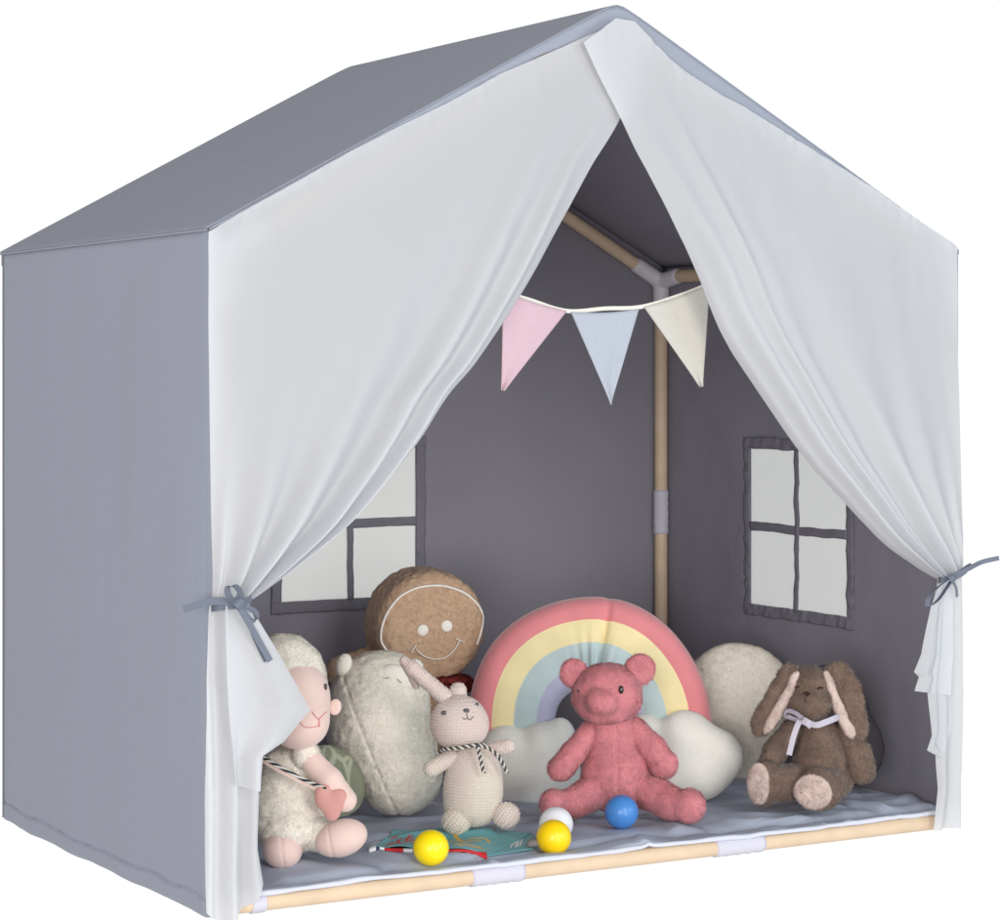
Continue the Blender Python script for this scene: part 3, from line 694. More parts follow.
for ex, ey, r in ((574, 673, 13.5), (640, 669, 14.5)):
    sg = 1 if ex > 600 else -1
    o, _ = soft('ear', [t.e(ex, ey, 4, r, r*1.02, 6.5, roll=-18*sg), t.e(ex-sg*5, ey+7, 4, 8, 9, 7)], M_PINK, t.root, k=.006,
                disp=lambda X, ex=ex, ey=ey: -.007*np.exp(-np.linalg.norm((X-t.p(ex+1, ey+1, -3)), axis=-1)**2/.009**2), **fk)
soft('arm', [t.c((592, 731, 0), (574, 752, -8), 10.5, 10.5), t.c((574, 752, -8), (560, 769, -16), 10.5, 11.5)], M_PINK, t.root, disp=lambda X: .0013*vn(X, .018, 5), **fk)
soft('arm', [t.c((634, 729, 0), (652, 748, -8), 11, 12), t.c((652, 748, -8), (664, 764, -16), 12, 13.5)], M_PINK, t.root, disp=lambda X: .0013*vn(X, .018, 6), **fk)
soft('leg', [t.c((594, 792, -10), (574, 802, -30), 17, 14), t.e(553, 803, -36, 12, 12, 14), t.c((574, 802, -30), (553, 804, -36), 13, 11)], M_PINK, t.root, disp=lambda X: .0013*vn(X, .018, 7), **fk)
soft('leg', [t.c((646, 790, -8), (672, 803, -32), 18, 15), t.e(690, 806, -42, 14.5, 15.5, 15), t.c((672, 803, -32), (688, 806, -42), 14, 14)], M_PINK, t.root, disp=lambda X: .0013*vn(X, .018, 8), **fk)
c, n_ = hit(hb, 620.5, 690, .003); ball_part('eye', c, (2.6*t.s, 2.6*t.s, 4.2*t.s), BLACK, t.root)
c, n_ = hit(hb, 579, 691, -.001); ball_part('eye', c, (2.2*t.s, 2.4*t.s, 3.4*t.s), BLACK, t.root)

# ---- brown rabbit
M_BRN = mat('brown_plush', srgb(142, 118, 104), .95, (), transl=.15, var=.14, var_scale=60, sheen=.35, attr=.3)
M_CRM = mat('pale_pink_plush', srgb(216, 194, 184), .95, (), transl=.15, var=.06, var_scale=90, sheen=.2, attr=.14)
t = Toy('plush_rabbit', 800, 808, 'brown plush rabbit with long drooping ears and a pale ribbon bow', 'plush rabbit')
fk = dict(rough=.75, fur=1400000, fl=.0066, fw=.0008, curl=.5)
soft('body', [t.e(820, 766, 4, 27, 34, 25), t.e(819, 738, 6, 21, 24, 20)], M_BRN, t.root, k=.01, disp=lambda X: .0015*vn(X, .02, 1), **fk)
o, hb = soft('head', [t.e(811, 690, 2, 22.5, 23, 21), t.e(810, 703, -8, 22, 16, 20)], M_BRN, t.root, k=.008, disp=lambda X: .001*vn(X, .015, 2), **fk)
def lop(pts, wd, parts_roll, inner):
    pr = []
    for (x, y, z, rx, ry) in pts: pr.append(t.e(x, y, z, rx, ry, 4.2, roll=parts_roll))
    o, b = soft('ear', pr, M_BRN, t.root, k=.012, **fk)
    pr = [t.e(x, y, z, rx, ry, 3.2, roll=parts_roll) for (x, y, z, rx, ry) in inner]
    o2, _ = soft('ear_lining', pr, M_CRM, o, k=.01, fur=1200000, fl=.0032, fw=.0007)
lop([(789, 675, 0, 10, 12), (780, 692, -5, 11, 16), (768, 713, -8, 11, 18), (762, 724, -8, 8, 12)], 0, -27, [(794, 679, -9, 4.6, 9), (786, 697, -13, 5.2, 14), (776, 714, -16, 5.4, 15), (768, 727, -15, 3.6, 8)])
lop([(838, 675, 0, 12, 13), (848, 694, -4, 14, 20), (853, 716, -6, 12, 20), (856, 728, -7, 8, 12)], 0, 19, [(828, 680, -10, 4.2, 10), (834, 697, -14, 4.8, 15), (842, 716, -16, 5.2, 15), (850, 731, -15, 5.0, 8)])
soft('arm', [t.c((791, 729, 2), (776, 750, -4), 9, 10.5), t.c((776, 750, -4), (768, 768, -10), 10.5, 10.5)], M_BRN, t.root, disp=lambda X: .001*vn(X, .018, 5), **fk)
soft('arm', [t.c((845, 731, 4), (857, 752, 0), 9.5, 11.5), t.c((857, 752, 0), (861, 768, -4), 11.5, 14)], M_BRN, t.root, disp=lambda X: .001*vn(X, .018, 6), **fk)
for (h, k_, f, s_, sr) in (((806, 778, 0), (786, 783, -18), (766, 783, -22), (758.5, 783.5, -31), (12, 21, 9, 0, -25)), ((838, 780, 0), (826, 786, -20), (819, 789, -30), (813, 792, -43), (19, 17, 9, -22, -8))):
    lo, _ = soft('leg', [t.c(h, k_, 15, 16), t.c(k_, f, 16, 14), t.e(f[0], f[1], f[2], 15 if s_[0] < 790 else 21, 22 if s_[0] < 790 else 20, 10, roll=sr[3], yaw=sr[4])], M_BRN, t.root, k=.009, **fk)
    soft('foot_pad', [t.e(s_[0], s_[1], s_[2], sr[0], sr[1], sr[2]*.55, roll=sr[3], yaw=sr[4])], M_CRM, lo, fur=1200000, fl=.004, fw=.0007)
M_DK = mat('dark_brown_thread', srgb(52, 34, 28), .8)
thread('nose', hb, [(803, 694), (806, 692.5), (809, 694), (806, 696)], .0016, M_DK, t.root, off=.004)
thread('mouth', hb, [(805.5, 698), (805.5, 702)], .0007, M_DK, t.root, 6, off=.005)
thread('eye', hb, [(817.5, 689), (820, 687.5), (823, 688)], .0013, M_DK, t.root, 8, off=.005)
thread('eye', hb, [(795.5, 688), (797.5, 686.5), (799, 687)], .001, M_DK, t.root, 8, off=.005)
M_BOW = mat('pale_satin_ribbon', srgb(186, 178, 190), .45, (('noise', 300, .0003, .3),))
def rb(pts, w, wd, th=.0006): return ribbon([t.p(*q) for q in pts], w*t.s, wd, th=th, n=24)
V, Fc = join([rb([(806, 722, -28), (797, 714, -31), (789, 711, -27), (785, 715, -24), (791, 718, -23), (806, 723, -25)], 6, U*.8-F*.9+R*.2),
              rb([(806, 722, -28), (800, 721, -31), (794, 735, -35), (789, 755, -36)], 5.5, R+U*.15),
              rb([(806, 722, -28), (816, 725, -33), (826, 722, -32), (836, 718, -26), (842, 716, -12)], 6, U+F*.2),
              rb([(798, 716, -12), (800, 720, -23), (806, 723, -26)], 6, U), rb([(803, 720, -32), (808, 723, -34), (811, 726, -31)], 7, U+R*.3, .0016)])
mesh('bow', V, Fc, M_BOW, t.root)

# ---- thin dark cushion shape, put in place of the shadow behind the rabbit
M_CHAR = mat('charcoal_shadow', srgb(84, 80, 88), .95, CLOTHB+(('noise', 25, .004, .4),))
t = Toy('cushion', 850, 785, 'charcoal grey cushion shape standing in for the shadow right behind the brown rabbit', 'cushion', depth=3.79)  # added shape, stands in for the shadow behind the rabbit
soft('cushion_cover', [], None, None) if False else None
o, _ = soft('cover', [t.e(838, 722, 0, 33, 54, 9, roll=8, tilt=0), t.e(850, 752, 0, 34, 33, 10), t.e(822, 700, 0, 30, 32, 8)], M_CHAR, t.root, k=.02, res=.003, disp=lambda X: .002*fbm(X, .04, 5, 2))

# ---- rainbow cushion
t = Toy('rainbow_cushion', 600, 806, 'large rainbow arch cushion with cloud ends leaning in the middle', 'cushion', depth=3.77)
cols = [((224, 136, 140)), ((242, 224, 172)), ((190, 206, 206)), ((186, 182, 208))]
MB = [mat('velour_'+n_, srgb(*c), .9, (('noise', 40, .003, .25), ('noise', 500, .0005, .3)), var=.03, var_scale=30, sheen=.4) for n_, c in zip(('coral', 'butter', 'sage', 'lilac'), cols)]
cen = t.p(589, 722, 0); kx = t.s
# bands: (r_in, r_out); each band puffs between its seams. one closed ring section, front and back
rb_ = [34, 53, 76, 98, 122]; nth = 200; prof = []
# profile points (r, h) in pixels; front positive towards the camera
def H0(r): x = (r-78)/44; return 27*max(0, 1-abs(x)**5)**.5
for b in range(4):
    for q in np.linspace(0, 1, 10)[:-1]:
        r = rb_[b]+(rb_[b+1]-rb_[b])*q; prof.append((r, H0(r)*(.94+.06*math.sin(math.pi*q)**.6), 3-b))
prof.append((122, 0, 0)); back = [(r, -h*.8, m) for r, h, m in prof[::-1][1:-1]]
prof = prof+back; npf = len(prof)
V = []; MI = []
tiltb = math.radians(10); Ut = U*math.cos(tiltb)+F*math.sin(tiltb); Ft = F*math.cos(tiltb)-U*math.sin(tiltb)
for i in range(nth):
    th = math.radians(-14+208*i/(nth-1))
    crease = math.exp(-((math.degrees(th)-80)/2.0)**2); side = math.exp(-((math.degrees(th)-88)/14)**2)
    for (r, h, m_) in prof:
        x = min(max((r-34)/88, 0), 1); f_ = 1-crease*.5*(1-x*.85); wob = 1+.02*math.sin(th*7+1)+.012*math.sin(th*17)
        pk = .10*math.sin(th*46)*side*math.exp(-((r-52)/26)**2)
        rr = r*(1-.008*crease*x)*(1+.008*math.sin(th*5+2))
        if x < .1: rr -= 0
        hh = h*f_*wob*(1+pk)
        V.append(cen+(R*math.cos(th)*rr*1.0+Ut*math.sin(th)*rr*1.03)*kx-Ft*hh*kx)
V = np.array(V); Q = []
for i in range(nth-1):
    for j in range(npf): Q.append([i*npf+j, i*npf+(j+1) % npf, (i+1)*npf+(j+1) % npf, (i+1)*npf+j]); MI.append(prof[j][2])
me_o = mesh('rainbow_arch', V, np.array(Q), MB, t.root, midx=np.array(MI))
M_CLD = mat('cream_velour', srgb(238, 235, 227), .95, (('noise', 500, .0008, .6), ('noise', 60, .002, .25), ('vor', 260, .0012, .35)), var=.02, var_scale=120, sheen=.3)
t2 = t
o, _ = soft('cloud', [t.e(506, 752, -28, 26, 27, 24), t.e(543, 752, -30, 26, 30, 24), t.e(524, 776, -32, 36, 32, 26), t.e(560, 742, -28, 16, 24, 18), t.e(505, 775, -28, 24, 26, 24), t.e(556, 778, -28, 26, 28, 24)], M_CLD, t.root, k=.014, res=.003, disp=lambda X: .0015*fbm(X, .05, 5, 2))
o, _ = soft('cloud', [t.e(645, 742, -26, 22, 28, 20), t.e(686, 746, -30, 32, 36, 26), t.e(714, 757, -30, 29, 28, 24), t.e(672, 772, -30, 36, 30, 26), t.e(700, 774, -30, 28, 26, 24)], M_CLD, t.root, k=.016, res=.003, disp=lambda X: .0015*fbm(X, .05, 6, 2))

# ---- gingerbread cushion
M_GIN = mat('tan_boucle', srgb(196, 164, 136), .95, (('noise', 420, .001, .5),), transl=.12, var=.12, var_scale=220, sheen=.2, attr=.2)
M_WY = mat('white_yarn', srgb(238, 232, 222), .9, (('noise', 900, .001, .8),))
t = Toy('gingerbread_cushion', 405, 800, 'round tan gingerbread face cushion with white smile propped under the window', 'cushion', depth=3.86)
boucle = lambda X: .0016*vn(X, .006, 3)+.001*vn(X, .004, 9)
ax = t.p(433, 628, -30)-t.p(414, 620, 26)
o, gb = soft('cushion_cover', [disc((t.p(433, 628, -24)+t.p(415, 621, 24))/2, ax, 56*t.s, 33*t.s, 15*t.s), t.e(425, 690, 6, 42, 34, 26), t.c((366, 668, 8), (342, 672, 8), 20, 16), t.e(400, 740, 8, 44, 52, 26)], M_GIN, t.root, k=.012, res=.0024, disp=boucle, fur=900000, rough=.35, fl=.0028, fw=.0008, curl=.9)
thread('icing_line', gb, [(389, 654), (381, 640), (384, 620), (394, 603), (404, 594), (419, 587.5), (438, 585.5), (452, 588), (466, 594), (478, 605), (483, 617), (481, 632), (477, 645)], .0019, M_WY, o, 90, off=.0020)
for x, y in ((422.6, 630), (446.6, 626)):
    c, n_ = hit(gb, x, y, .0015); A_ = np.array([np.cross(n_, U)/np.linalg.norm(np.cross(n_, U)), n_, np.cross(np.cross(n_, U)/np.linalg.norm(np.cross(n_, U)), n_)])
    ball_part('eye', c, (5.7*t.s, 1.6*t.s, 5.7*t.s), M_WY, o, axes=A_)
thread('smile', gb, [(416, 649), (423, 655.5), (431, 658.5), (439, 659), (447, 656.5), (455, 649), (459.5, 640.5)], .0010, M_WY, o, 40, off=.0035)
thread('smile_tick', gb, [(411, 652.5), (416.5, 644.5)], .0010, M_WY, o, 10, off=.0035); thread('smile_tick', gb, [(456, 638.5), (465, 642)], .0010, M_WY, o, 10, off=.0035)
M_RED = mat('red_scarf', srgb(120, 44, 42), .9, (('vor', 150, .003, .8),), var=.3, var_scale=120)
M_SC = M_RED
soft('scarf', [t.e(444, 680, -14, 24, 5, 18), t.e(458, 684, -12, 16, 9, 16)], M_SC, o, k=.01, disp=lambda X: .002*vn(X, .008, 4), fur=200000, fl=.006, fw=.0015)

# ---- cream bear cushion
M_SHP = mat('cream_sherpa', srgb(251, 245, 234), .95, (('noise', 380, .001, .4),), transl=.15, var=.03, var_scale=150, sheen=.2, attr=.14)
M_SMO = mat('cream_short_plush', srgb(240, 232, 220), .95, (('noise', 600, .0008, .5),), sheen=.2)
t = Toy('sleeping_bear_cushion', 415, 817, 'long cream fleece cushion with a small sleeping bear face, beside the lamb', 'cushion')
sherpa = lambda X: .0009*vn(X, .009, 3)+.0006*vn(X, .0055, 8)
sd = lambda X: sherpa(X)-.0025*np.exp(-((((X-t.p(352, 700))@R)-.42*((t.p(352, 700)-X)@U))/.0022)**2)*(((X-t.p(352, 700))@F) < .03)
cb, cbv = soft('cushion_cover', [t.c((373, 696, 32), (379, 730, 22), 42, 47), t.c((379, 730, 22), (399, 772, 8), 47, 43), t.e(392, 690, 30, 34, 34, 34)], M_SHP, t.root, k=.03, res=.0024, disp=sd, rough=.4, fur=1500000, fl=.0042, fw=.0009, curl=.9)
for (x, y, rx, ry, rl) in ((344, 665, 8, 12, -14), (417, 666, 6, 8, 30)):
    soft('ear', [t.e(x, y, 14, rx, ry, 7, roll=rl)], M_SMO, cb, fur=300000, fl=.003, fw=.001)
fc, fcb = soft('face', [t.e(394, 681, 3, 20, 17, 10, roll=-10)], M_SMO, cb, fur=250000, fl=.002, fw=.0008)
M_GT = mat('grey_thread', srgb(120, 112, 108), .8)
for l in ([(383, 677), (386, 678.5), (389, 677)], [(397.5, 679), (400, 682), (401.5, 682)], [(391, 687), (393, 689), (396, 688)]):
    thread('stitched_face', fcb, l, .0006, M_GT, fc, 10, off=.002)

# ---- cream cushion on the right
t = Toy('cushion', 735, 786, 'big round cream fleece cushion between the rainbow and the brown rabbit', 'cushion', depth=3.93)
soft('cover', [t.e(736, 714, 0, 61, 71, 36, roll=-6), t.e(722, 735, 0, 50, 50, 34)], M_SHP, t.root, k=.03, res=.003, disp=lambda X: .0008*vn(X, .007, 3)+.002*fbm(X, .06, 2, 2), rough=.35, fur=1400000, fl=.0036, fw=.0009, curl=.8)

# ---- leaf print cushion behind the lamb
m_leaf = bpy.data.materials.new('leaf_print_cotton'); m_leaf.use_nodes = True; N = m_leaf.node_tree.nodes; L = m_leaf.node_tree.links
vo = N.new('ShaderNodeTexVoronoi'); vo.inputs['Scale'].default_value = 38; vo.feature = 'DISTANCE_TO_EDGE'; tcn = N.new('ShaderNodeTexCoord'); mp = N.new('ShaderNodeMapping'); mp.inputs['Scale'].default_value = (1, 1, .45); mp.inputs['Rotation'].default_value = (0, .7, .3)
L.new(tcn.outputs['Object'], mp.inputs[0]); L.new(mp.outputs[0], vo.inputs['Vector']); cr_ = N.new('ShaderNodeValToRGB'); L.new(vo.outputs['Distance'], cr_.inputs[0])
cr_.color_ramp.elements[0].color = (*srgb(182, 184, 160), 1); cr_.color_ramp.elements[0].position = .05; cr_.color_ramp.elements[1].color = (*srgb(140, 144, 122), 1); cr_.color_ramp.elements[1].position = .11
L.new(cr_.outputs[0], N['Principled BSDF'].inputs['Base Color']); N['Principled BSDF'].inputs['Roughness'].default_value = .9
t = Toy('cushion', 345, 822, 'green leaf print cushion half hidden between the lamb and the sleeping bear cushion', 'cushion', depth=3.50)
soft('cover', [t.e(332, 788, 0, 33, 30, 12, roll=-35), t.e(326, 778, 0, 31, 32, 12)], m_leaf, t.root, k=.02, res=.003, disp=lambda X: .002*fbm(X, .04, 5, 2))

# ---- lamb
M_FLC = mat('white_fleece', srgb(242, 236, 225), .95, (), transl=.15, var=.05, var_scale=60, sheen=.25, attr=.14)
M_SKN = mat('pale_pink_velour', srgb(220, 192, 182), .9, (('noise', 700, .0005, .4),), var=.03, var_scale=20, sheen=.35)
M_ROSE = mat('rose_velour', srgb(198, 144, 136), .9, (('noise', 600, .0006, .4),), sheen=.35)
M_PT = mat('pink_thread', srgb(208, 138, 134), .8)
t = Toy('plush_lamb', 300, 866, 'white plush lamb with pink face and feet, half behind the left curtain flap', 'plush lamb')
fk = dict(rough=.45, fur=1100000, fl=.0050, fw=.0008, curl=.8)
soft('body', [t.e(288, 806, 34, 40, 46, 32), t.e(292, 772, 34, 30, 30, 26), t.e(290, 830, 20, 34, 22, 30)], M_FLC, t.root, k=.012, disp=lambda X: .0018*vn(X, .012, 1), **fk)
soft('head', [t.e(287, 679, 32, 39, 46, 36, roll=14), t.e(300, 720, 28, 26, 28, 26)], M_FLC, t.root, k=.012, cut=lambda X: -((X-t.p(303, 681, -2))@(-F*.75-U*.55+R*.36))-.010 if False else np.full(X.shape[:-1], -1.), disp=lambda X: .0016*vn(X, .012, 2), **fk)
fo, fb = soft('face', [t.e(297, 697, 17, 33.5, 39, 32, roll=14), t.e(306, 723, 4, 21, 19, 24, roll=8), t.e(297, 728, 14, 26, 20, 28)], M_SKN, t.root, k=.018, res=.002)
soft('ear', [t.e(335, 707, 20, 6.5, 8.5, 5, roll=-10)], M_SKN, t.root, disp=lambda X: -.005*np.exp(-(np.linalg.norm(X-t.p(334, 707, 15), axis=-1)/.006)**2), res=.0015)
c, n_ = hit(fb, 325, 687, .001); ball_part('eye', c, (1.6*t.s, 2.4*t.s, 3.4*t.s), BLACK, t.root)
M_BE = mat('brown_bead', srgb(70, 36, 22), .2, spec=.6)
c, n_ = hit(fb, 274.5, 660, .004); ball_part('eye', c, 3.6*t.s, M_BE, t.root)
thread('mouth', fb, [(300, 722), (304, 726.5), (311, 727.5), (318, 726), (319, 722)], .0006, M_PT, fo, 20)
thread('nose', fb, [(312, 711.5), (315, 716), (319, 719), (323, 715), (326.5, 712)], .0007, M_PT, fo, 20); thread('nose', fb, [(319, 719), (319.5, 727)], .0008, M_PT, fo, 8)
soft('arm', [t.c((312, 762, 10), (330, 780, 0), 12, 12), t.c((330, 780, 0), (345, 800, -4), 12, 12)], M_SKN, t.root, res=.002)
soft('sleeve', [t.e(306, 755, 14, 14, 14, 14)], M_FLC, t.root, **fk)
soft('foot', [t.e(282.5, 850, 0, 20, 18.5, 20)], M_SKN, t.root, res=.002, disp=lambda X: -.0016*np.exp(-(((X-t.p(284, 850))@R+.12*((X-t.p(284, 850))@U))/.0012)**2))
soft('foot', [t.e(341, 838, 0, 27, 18.5, 20, roll=16)], M_SKN, t.root, res=.002, disp=lambda X: -.0016*np.exp(-(((X-t.p(331, 838))@R+.2*((X-t.p(331, 838))@U))/.0012)**2))
soft('leg', [t.c((292, 832, 20), (284, 846, 12), 18, 16), t.c((306, 830, 20), (330, 838, 8), 18, 16)], M_FLC, t.root, **fk)
pu, pb_ = soft('purse', [t.e(325, 800, -12, 10, 11, 6, roll=20), t.e(338, 799, -12, 10, 11, 6, roll=-20), t.e(332, 810, -12, 9, 11, 5.5), t.e(322, 790, -13, 8, 5, 5, roll=30)], M_ROSE, t.root, k=.006, res=.0018)
m_st = mat('striped_strap', (.5, .5, .5), .8); N = m_st.node_tree.nodes; L = m_st.node_tree.links
wv = N.new('ShaderNodeTexWave'); wv.bands_direction = 'DIAGONAL'; wv.inputs['Scale'].default_value = 95; rp = N.new('ShaderNodeValToRGB'); rp.color_ramp.interpolation = 'CONSTANT'
rp.color_ramp.elements[0].color = (.02, .02, .02, 1); rp.color_ramp.elements[1].position = .5; rp.color_ramp.elements[1].color = (.6, .58, .55, 1)
L.new(N.new('ShaderNodeTexCoord').outputs['Object'], wv.inputs['Vector']); L.new(wv.outputs['Fac'], rp.inputs[0]); L.new(rp.outputs[0], N['Principled BSDF'].inputs['Base Color'])
V, Q = ribbon([t.p(252, 751, 12), t.p(262, 756.5, 0), t.p(280, 767, -6), t.p(305, 780, -9), t.p(326, 789, -18)], 3.6*t.s, U+F*.1, th=.001); mesh('strap', V, Q, m_st, pu)
V, Q = ribbon([t.p(252, 755, 13), t.p(262, 760, 1), t.p(280, 770.5, -5), t.p(305, 783.5, -8), t.p(325, 793, -17)], 4*t.s, U+F*.1, th=.0012); mesh('strap_edge', V, Q, M_SKN, pu)

# ---- knitted rabbit
M_KN = knit_mat('pale_pink_knit', srgb(208, 188, 180), srgb(212, 196, 190)); M_KC = knit_mat('cream_knit', srgb(210, 199, 185), srgb(210, 194, 186))
t = Toy('knitted_rabbit', 478, 834, 'small pale pink knitted rabbit with one upright ear and a twisted cord scarf', 'knitted rabbit')
kn = lambda a, b: (t.p(*a), t.p(*b))
soft('body', [t.e(473, 790, 0, 30, 34, 26), t.e(474, 772, 2, 26.5, 30, 22), t.e(472, 806, 0, 27, 20, 25)], M_KC, t.root, k=.01, res=.002, knit=kn((472, 826), (474, 750)))
hd, hb = soft('head', [t.e(459, 722, 0, 28.5, 27, 26), t.e(460, 727, -2, 27, 21, 25)], M_KN, t.root, k=.01, res=.002, knit=kn((459, 755), (458, 690)))
soft('ear', [t.c((445, 697, 2), (412, 668, -2), 8.5, 7), t.c((412, 668, -2), (404, 661, 0), 7, 5), t.c((405, 664, 3), (416, 686, 12), 4, 3.5)], M_KN, t.root, k=.004, res=.0018, knit=kn((449, 700), (402, 660)))
soft('ear', [t.e(458, 691, 6, 8, 8, 7), t.c((458, 690, 8), (462, 702, 22), 7, 7)], M_KN, t.root, res=.0018, knit=kn((458, 702), (458, 680)))
soft('arm', [t.c((452, 757, -2), (431, 769, -10), 8.5, 8.2)], M_KC, t.root, res=.0018, knit=kn((452, 757), (428, 771)))
soft('arm', [t.c((489, 751, -2), (508, 746, -6), 7.5, 7.2)], M_KN, t.root, res=.0018, knit=kn((489, 749), (512, 745)))
soft('foot', [t.e(456, 821.5, -14, 14.6, 13.6, 14)], M_KC, t.root, res=.0018, knit=kn((445, 835), (466, 808)))
soft('foot', [t.e(506, 815.5, -10, 14, 13.2, 13.5)], M_KC, t.root, res=.0018, knit=kn((495, 830), (516, 803)))
M_GE = mat('grey_eye_thread', srgb(96, 92, 94), .6)
for x, y, r in ((444, 713, 3.0), (477, 705, 1.8)):
    c, n_ = hit(hb, x, y, .0004); ball_part('eye', c, (r*t.s, r*.7*t.s, 2.2*t.s), M_GE, hd); 
    c2, _ = hit(hb, x, y, .0022); ball_part('pupil', c2, (r*.45*t.s, .8*t.s, 1.1*t.s), BLACK, hd)
c, n_ = hit(hb, 466.5, 710.5, .0006); ball_part('nose', c, (3.3*t.s, 2*t.s, 2.2*t.s), M_GE, hd)
thread('mouth', hb, [(466.5, 712), (467.5, 718)], .0006, M_GE, hd, 8); thread('mouth', hb, [(463, 717.5), (465, 719.5), (467.5, 718), (470, 720), (473.5, 716.5)], .0006, M_GE, hd, 16)
# twisted two-tone cord
M_TD = mat('charcoal_yarn', srgb(74, 70, 74), .9); M_TL = mat('cream_yarn', srgb(214, 206, 196), .9)
def twist(pts, turns, rad, phase):
    p = spline([t.p(*q) for q in pts], 70); T = np.gradient(p, axis=0); T /= np.linalg.norm(T, axis=1)[:, None]; o = []
    for i in range(70):
        e = np.cross(T[i], F); e /= np.linalg.norm(e); g = np.cross(T[i], e); a = phase+turns*2*math.pi*i/69; o.append(p[i]+rad*(math.cos(a)*e+math.sin(a)*g))
    return tube(o, rad*1.05, 6)
cords = [([(440, 751, -10), (446, 749, -22), (458, 748, -28), (470, 746, -28), (477, 745, -27), (486, 745, -20)], 9), ([(477, 745, -28), (479, 753, -30), (481, 762, -32), (484, 773, -34)], 5), ([(477, 745, -28), (488, 748, -26), (497, 755, -26), (503, 764, -24), (507, 773, -24)], 7)]
V, Fc = join([twist(p, n_, .0014, 0) for p, n_ in cords]); sc = mesh('scarf', V, Fc, M_TD, t.root)
V, Fc = join([twist(p, n_, .0014, math.pi) for p, n_ in cords]); mesh('pale_strand', V, Fc, M_TL, sc)

# ================================================================= BALLS, BOOKLET
def ballmat(name, col): return mat(name, srgb(*col), .32, (('noise', 8, .002, .05),), spec=.5)
for px, by, cy, r, col, nm, lb in ((431, 864, 846, 18, (252, 222, 0), 'yellow', 'glossy yellow plastic ball lying on the booklet edge'),
                                   (553.7, 848, 831, 17.6, (254, 212, 0), 'yellow', 'glossy yellow plastic ball in front of the white ball'),
                                   (556, 840, 823, 17.2, (232, 232, 236), 'white', 'white plastic ball half hidden behind a yellow ball'),
                                   (621.5, 829.5, 813.5, 17, (72, 134, 206), 'blue', 'glossy blue plastic ball in front of the pink bear')):
    dpt = floor_depth(px, by, MATZ-.002); r_m = r*dpt/FP; c = at(px, cy, dpt)
    zf = floorz(c[0], c[1]); c[2] = zf+r_m-.0005
    o = bpy.data.objects.new('x', None); bpy.data.objects.remove(o)
    o = ball_part('ball', c, r_m, ballmat(nm+'_plastic', col), None, seg=56)
    me = o.data; 
    for v in me.vertices: v.co -= Vector(c)
    o.location = c; tag(o, lb, 'ball', 'small plastic balls on the mat')

# booklet
def bk(px, py, h=0.): 
    q = plane(px, py, 2, MATZ); q[2] = floorz(q[0], q[1])+.0022+h; return q
m_tea = mat('teal_print', srgb(112, 172, 178), .5, (), var=.12, var_scale=12)
bo = empty('picture_booklet', plane(440, 848, 2, MATZ), 'open teal picture booklet with red lettering and yellow animals, lying flat', 'booklet')
def sheetpx(c00, c10, c11, c01, n, m, h0, hf=None):
    G = np.zeros((m, n, 3))
    c = [plane(*q, 2, MATZ) for q in (c00, c10, c11, c01)]
    for j in range(m):
        for i in range(n):
            u_, v_ = i/(n-1), j/(m-1); q = (c[0]*(1-u_)+c[1]*u_)*(1-v_)+(c[3]*(1-u_)+c[2]*u_)*v_
            q[2] = max(floorz(q[0], q[1]), MATZ-.004)+h0+(hf(u_, v_) if hf else 0); G[j, i] = q
    return G
curv = lambda u_, v_: .006*math.sin(math.pi*min(1, u_*2.2))*(1 if u_ < .46 else .4)
GA = sheetpx((371, 853), (487, 853.5), (532, 833), (394, 831), 220, 70, .003, lambda u_, v_: .004*math.sin(math.pi*u_*2)**2)
def printed(G, tint, quad, strokes_, ms):
    # ink goes on the faces of the page whose place on the sheet lies under a stroke
    V, Q, side = slab(G, .0012); m_, n_ = G.shape[:2]; mi = np.zeros(len(Q), int); nf = (m_-1)*(n_-1); fc = V[Q[:nf]].mean(1)
    for l, rad, k_ in strokes_:
        p = np.array([plane(a, b, 2, MATZ) for a, b in spline(np.array(l, float), 40)])
        dd = np.sqrt((((fc[:, None, :2]-p[None, :, :2])**2).sum(-1)).min(1)); mi[:nf][dd < rad] = k_
    mesh('page', V, Q, ms, bo, midx=mi)
G2 = sheetpx((487, 854), (533, 847), (534, 834), (500, 838), 90, 40, .0016)
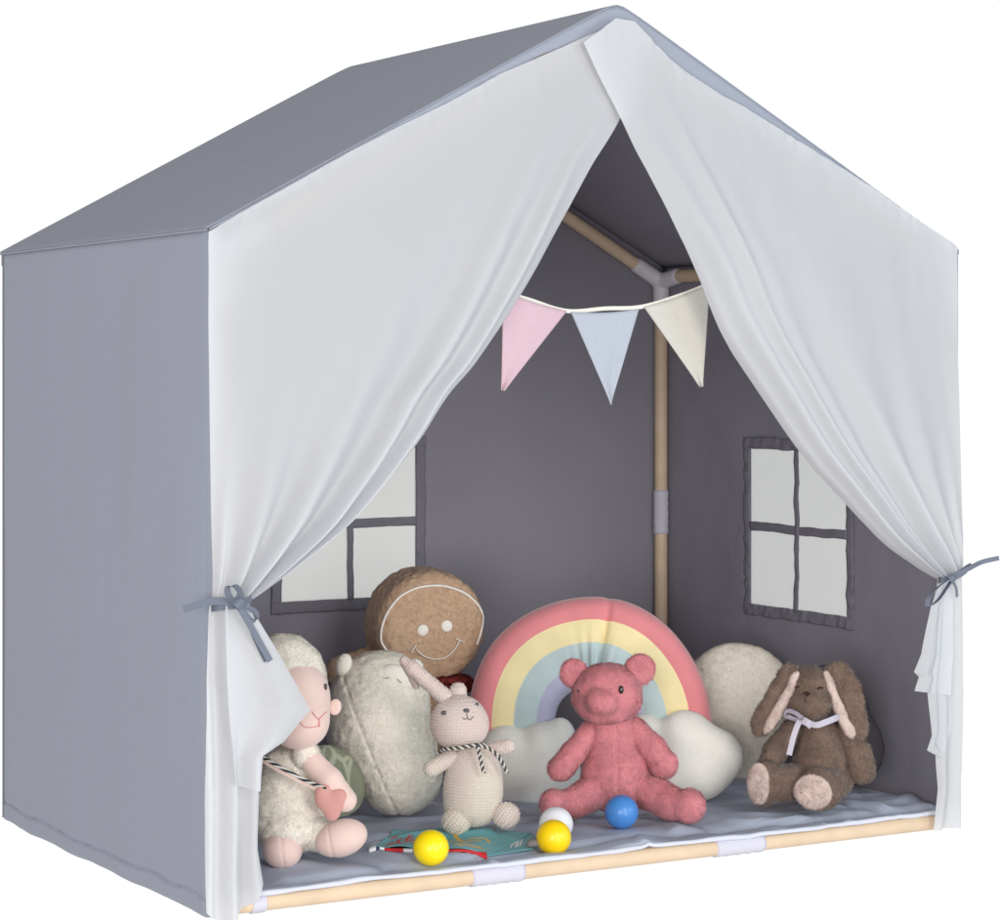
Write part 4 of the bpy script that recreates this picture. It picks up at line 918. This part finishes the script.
# front edge strip in red, white and blue blocks
mr_, mw_, mb_ = mat('red_print', srgb(206, 44, 48), .5), mat('white_print', srgb(236, 236, 236), .5), mat('navy_print', srgb(44, 60, 100), .5)
Vs, Qs, Ms = [], [], []; off = 0
blocks = [(0, .06, 1), (.06, .09, 2), (.09, .13, 1), (.13, .29, 0), (.29, .37, 1), (.37, .42, 2), (.42, .47, 1), (.47, .50, 2), (.50, .57, 1), (.57, 1, 0)]
for (a, b, mi_) in blocks:
    x0, x1 = 369+a*118, 369+b*118; g = []
    for x in np.linspace(x0, x1, 6): 
        p0 = bk(x, 852.6, .0015); p1 = bk(x, 855.0, .001); p2 = p1-np.array([0, 0, .003]); g.append([p0, p1, p2])
    g = np.array(g).transpose(1, 0, 2); v, q_, _ = slab(g, .0008); Vs.append(v); Qs.append(q_+off); off += len(v); Ms += [mi_]*len(q_)
mesh('page_edge', np.concatenate(Vs), np.concatenate(Qs), [mr_, mw_, mb_], bo, midx=Ms)
# lettering and drawings as flat raised print
red = [[(391, 843), (388, 847), (385, 850)], [(388, 843), (394, 842.5)], [(393, 844), (392, 847), (396, 846)], [(398, 841), (396, 846)], [(401, 839), (399, 845), (403, 845)], [(404, 842), (407, 840), (405, 845), (402, 846)],
       [(386, 847), (391, 849), (387, 850)], [(409, 838), (407, 844)], [(407, 841), (412, 838)], [(412, 840), (410, 844), (415, 842)], [(397, 848), (402, 847), (400, 850)], [(410, 847), (414, 846), (413, 849)], [(391, 839.5), (397, 838.5)]]
M_YE = mat('yellow_print', srgb(226, 176, 70), .5)
ye = [[(450, 841), (458, 841), (468, 844), (480, 843)], [(455, 838), (462, 842)], [(463, 845), (470, 843)], [(470, 841), (484, 841), (490, 844)], [(454, 850), (460, 848), (472, 850), (484, 850)], [(456, 847), (462, 851)], [(468, 848), (480, 849)]]
wh = [[(513, 841), (511, 846)], [(513, 843), (517, 840), (515, 846)], [(519, 838), (517, 845), (520, 843)], [(522, 838), (520, 844)]]
printed(GA, 0, 0, [(l, .0014, 1) for l in red]+[(l, .0024, 2) for l in ye], [m_tea, mr_, M_YE])
printed(G2, 0, 0, [(l, .0011, 1) for l in wh], [m_tea, mw_])
# small grey pebble-like toy by the yellow ball
t = Toy('felt_pebble', 535, 847, 'tiny grey felt lump beside the yellow and white balls', 'felt toy')
V, Fq = nets([t.e(534, 843, 0, 6, 4, 6), t.e(530, 844, 0, 4, 3, 4)], .0012, .004); mesh('felt', V, Fq, mat('grey_felt', srgb(130, 124, 122), .95, (('noise', 400, .001, .8),)), t.root)
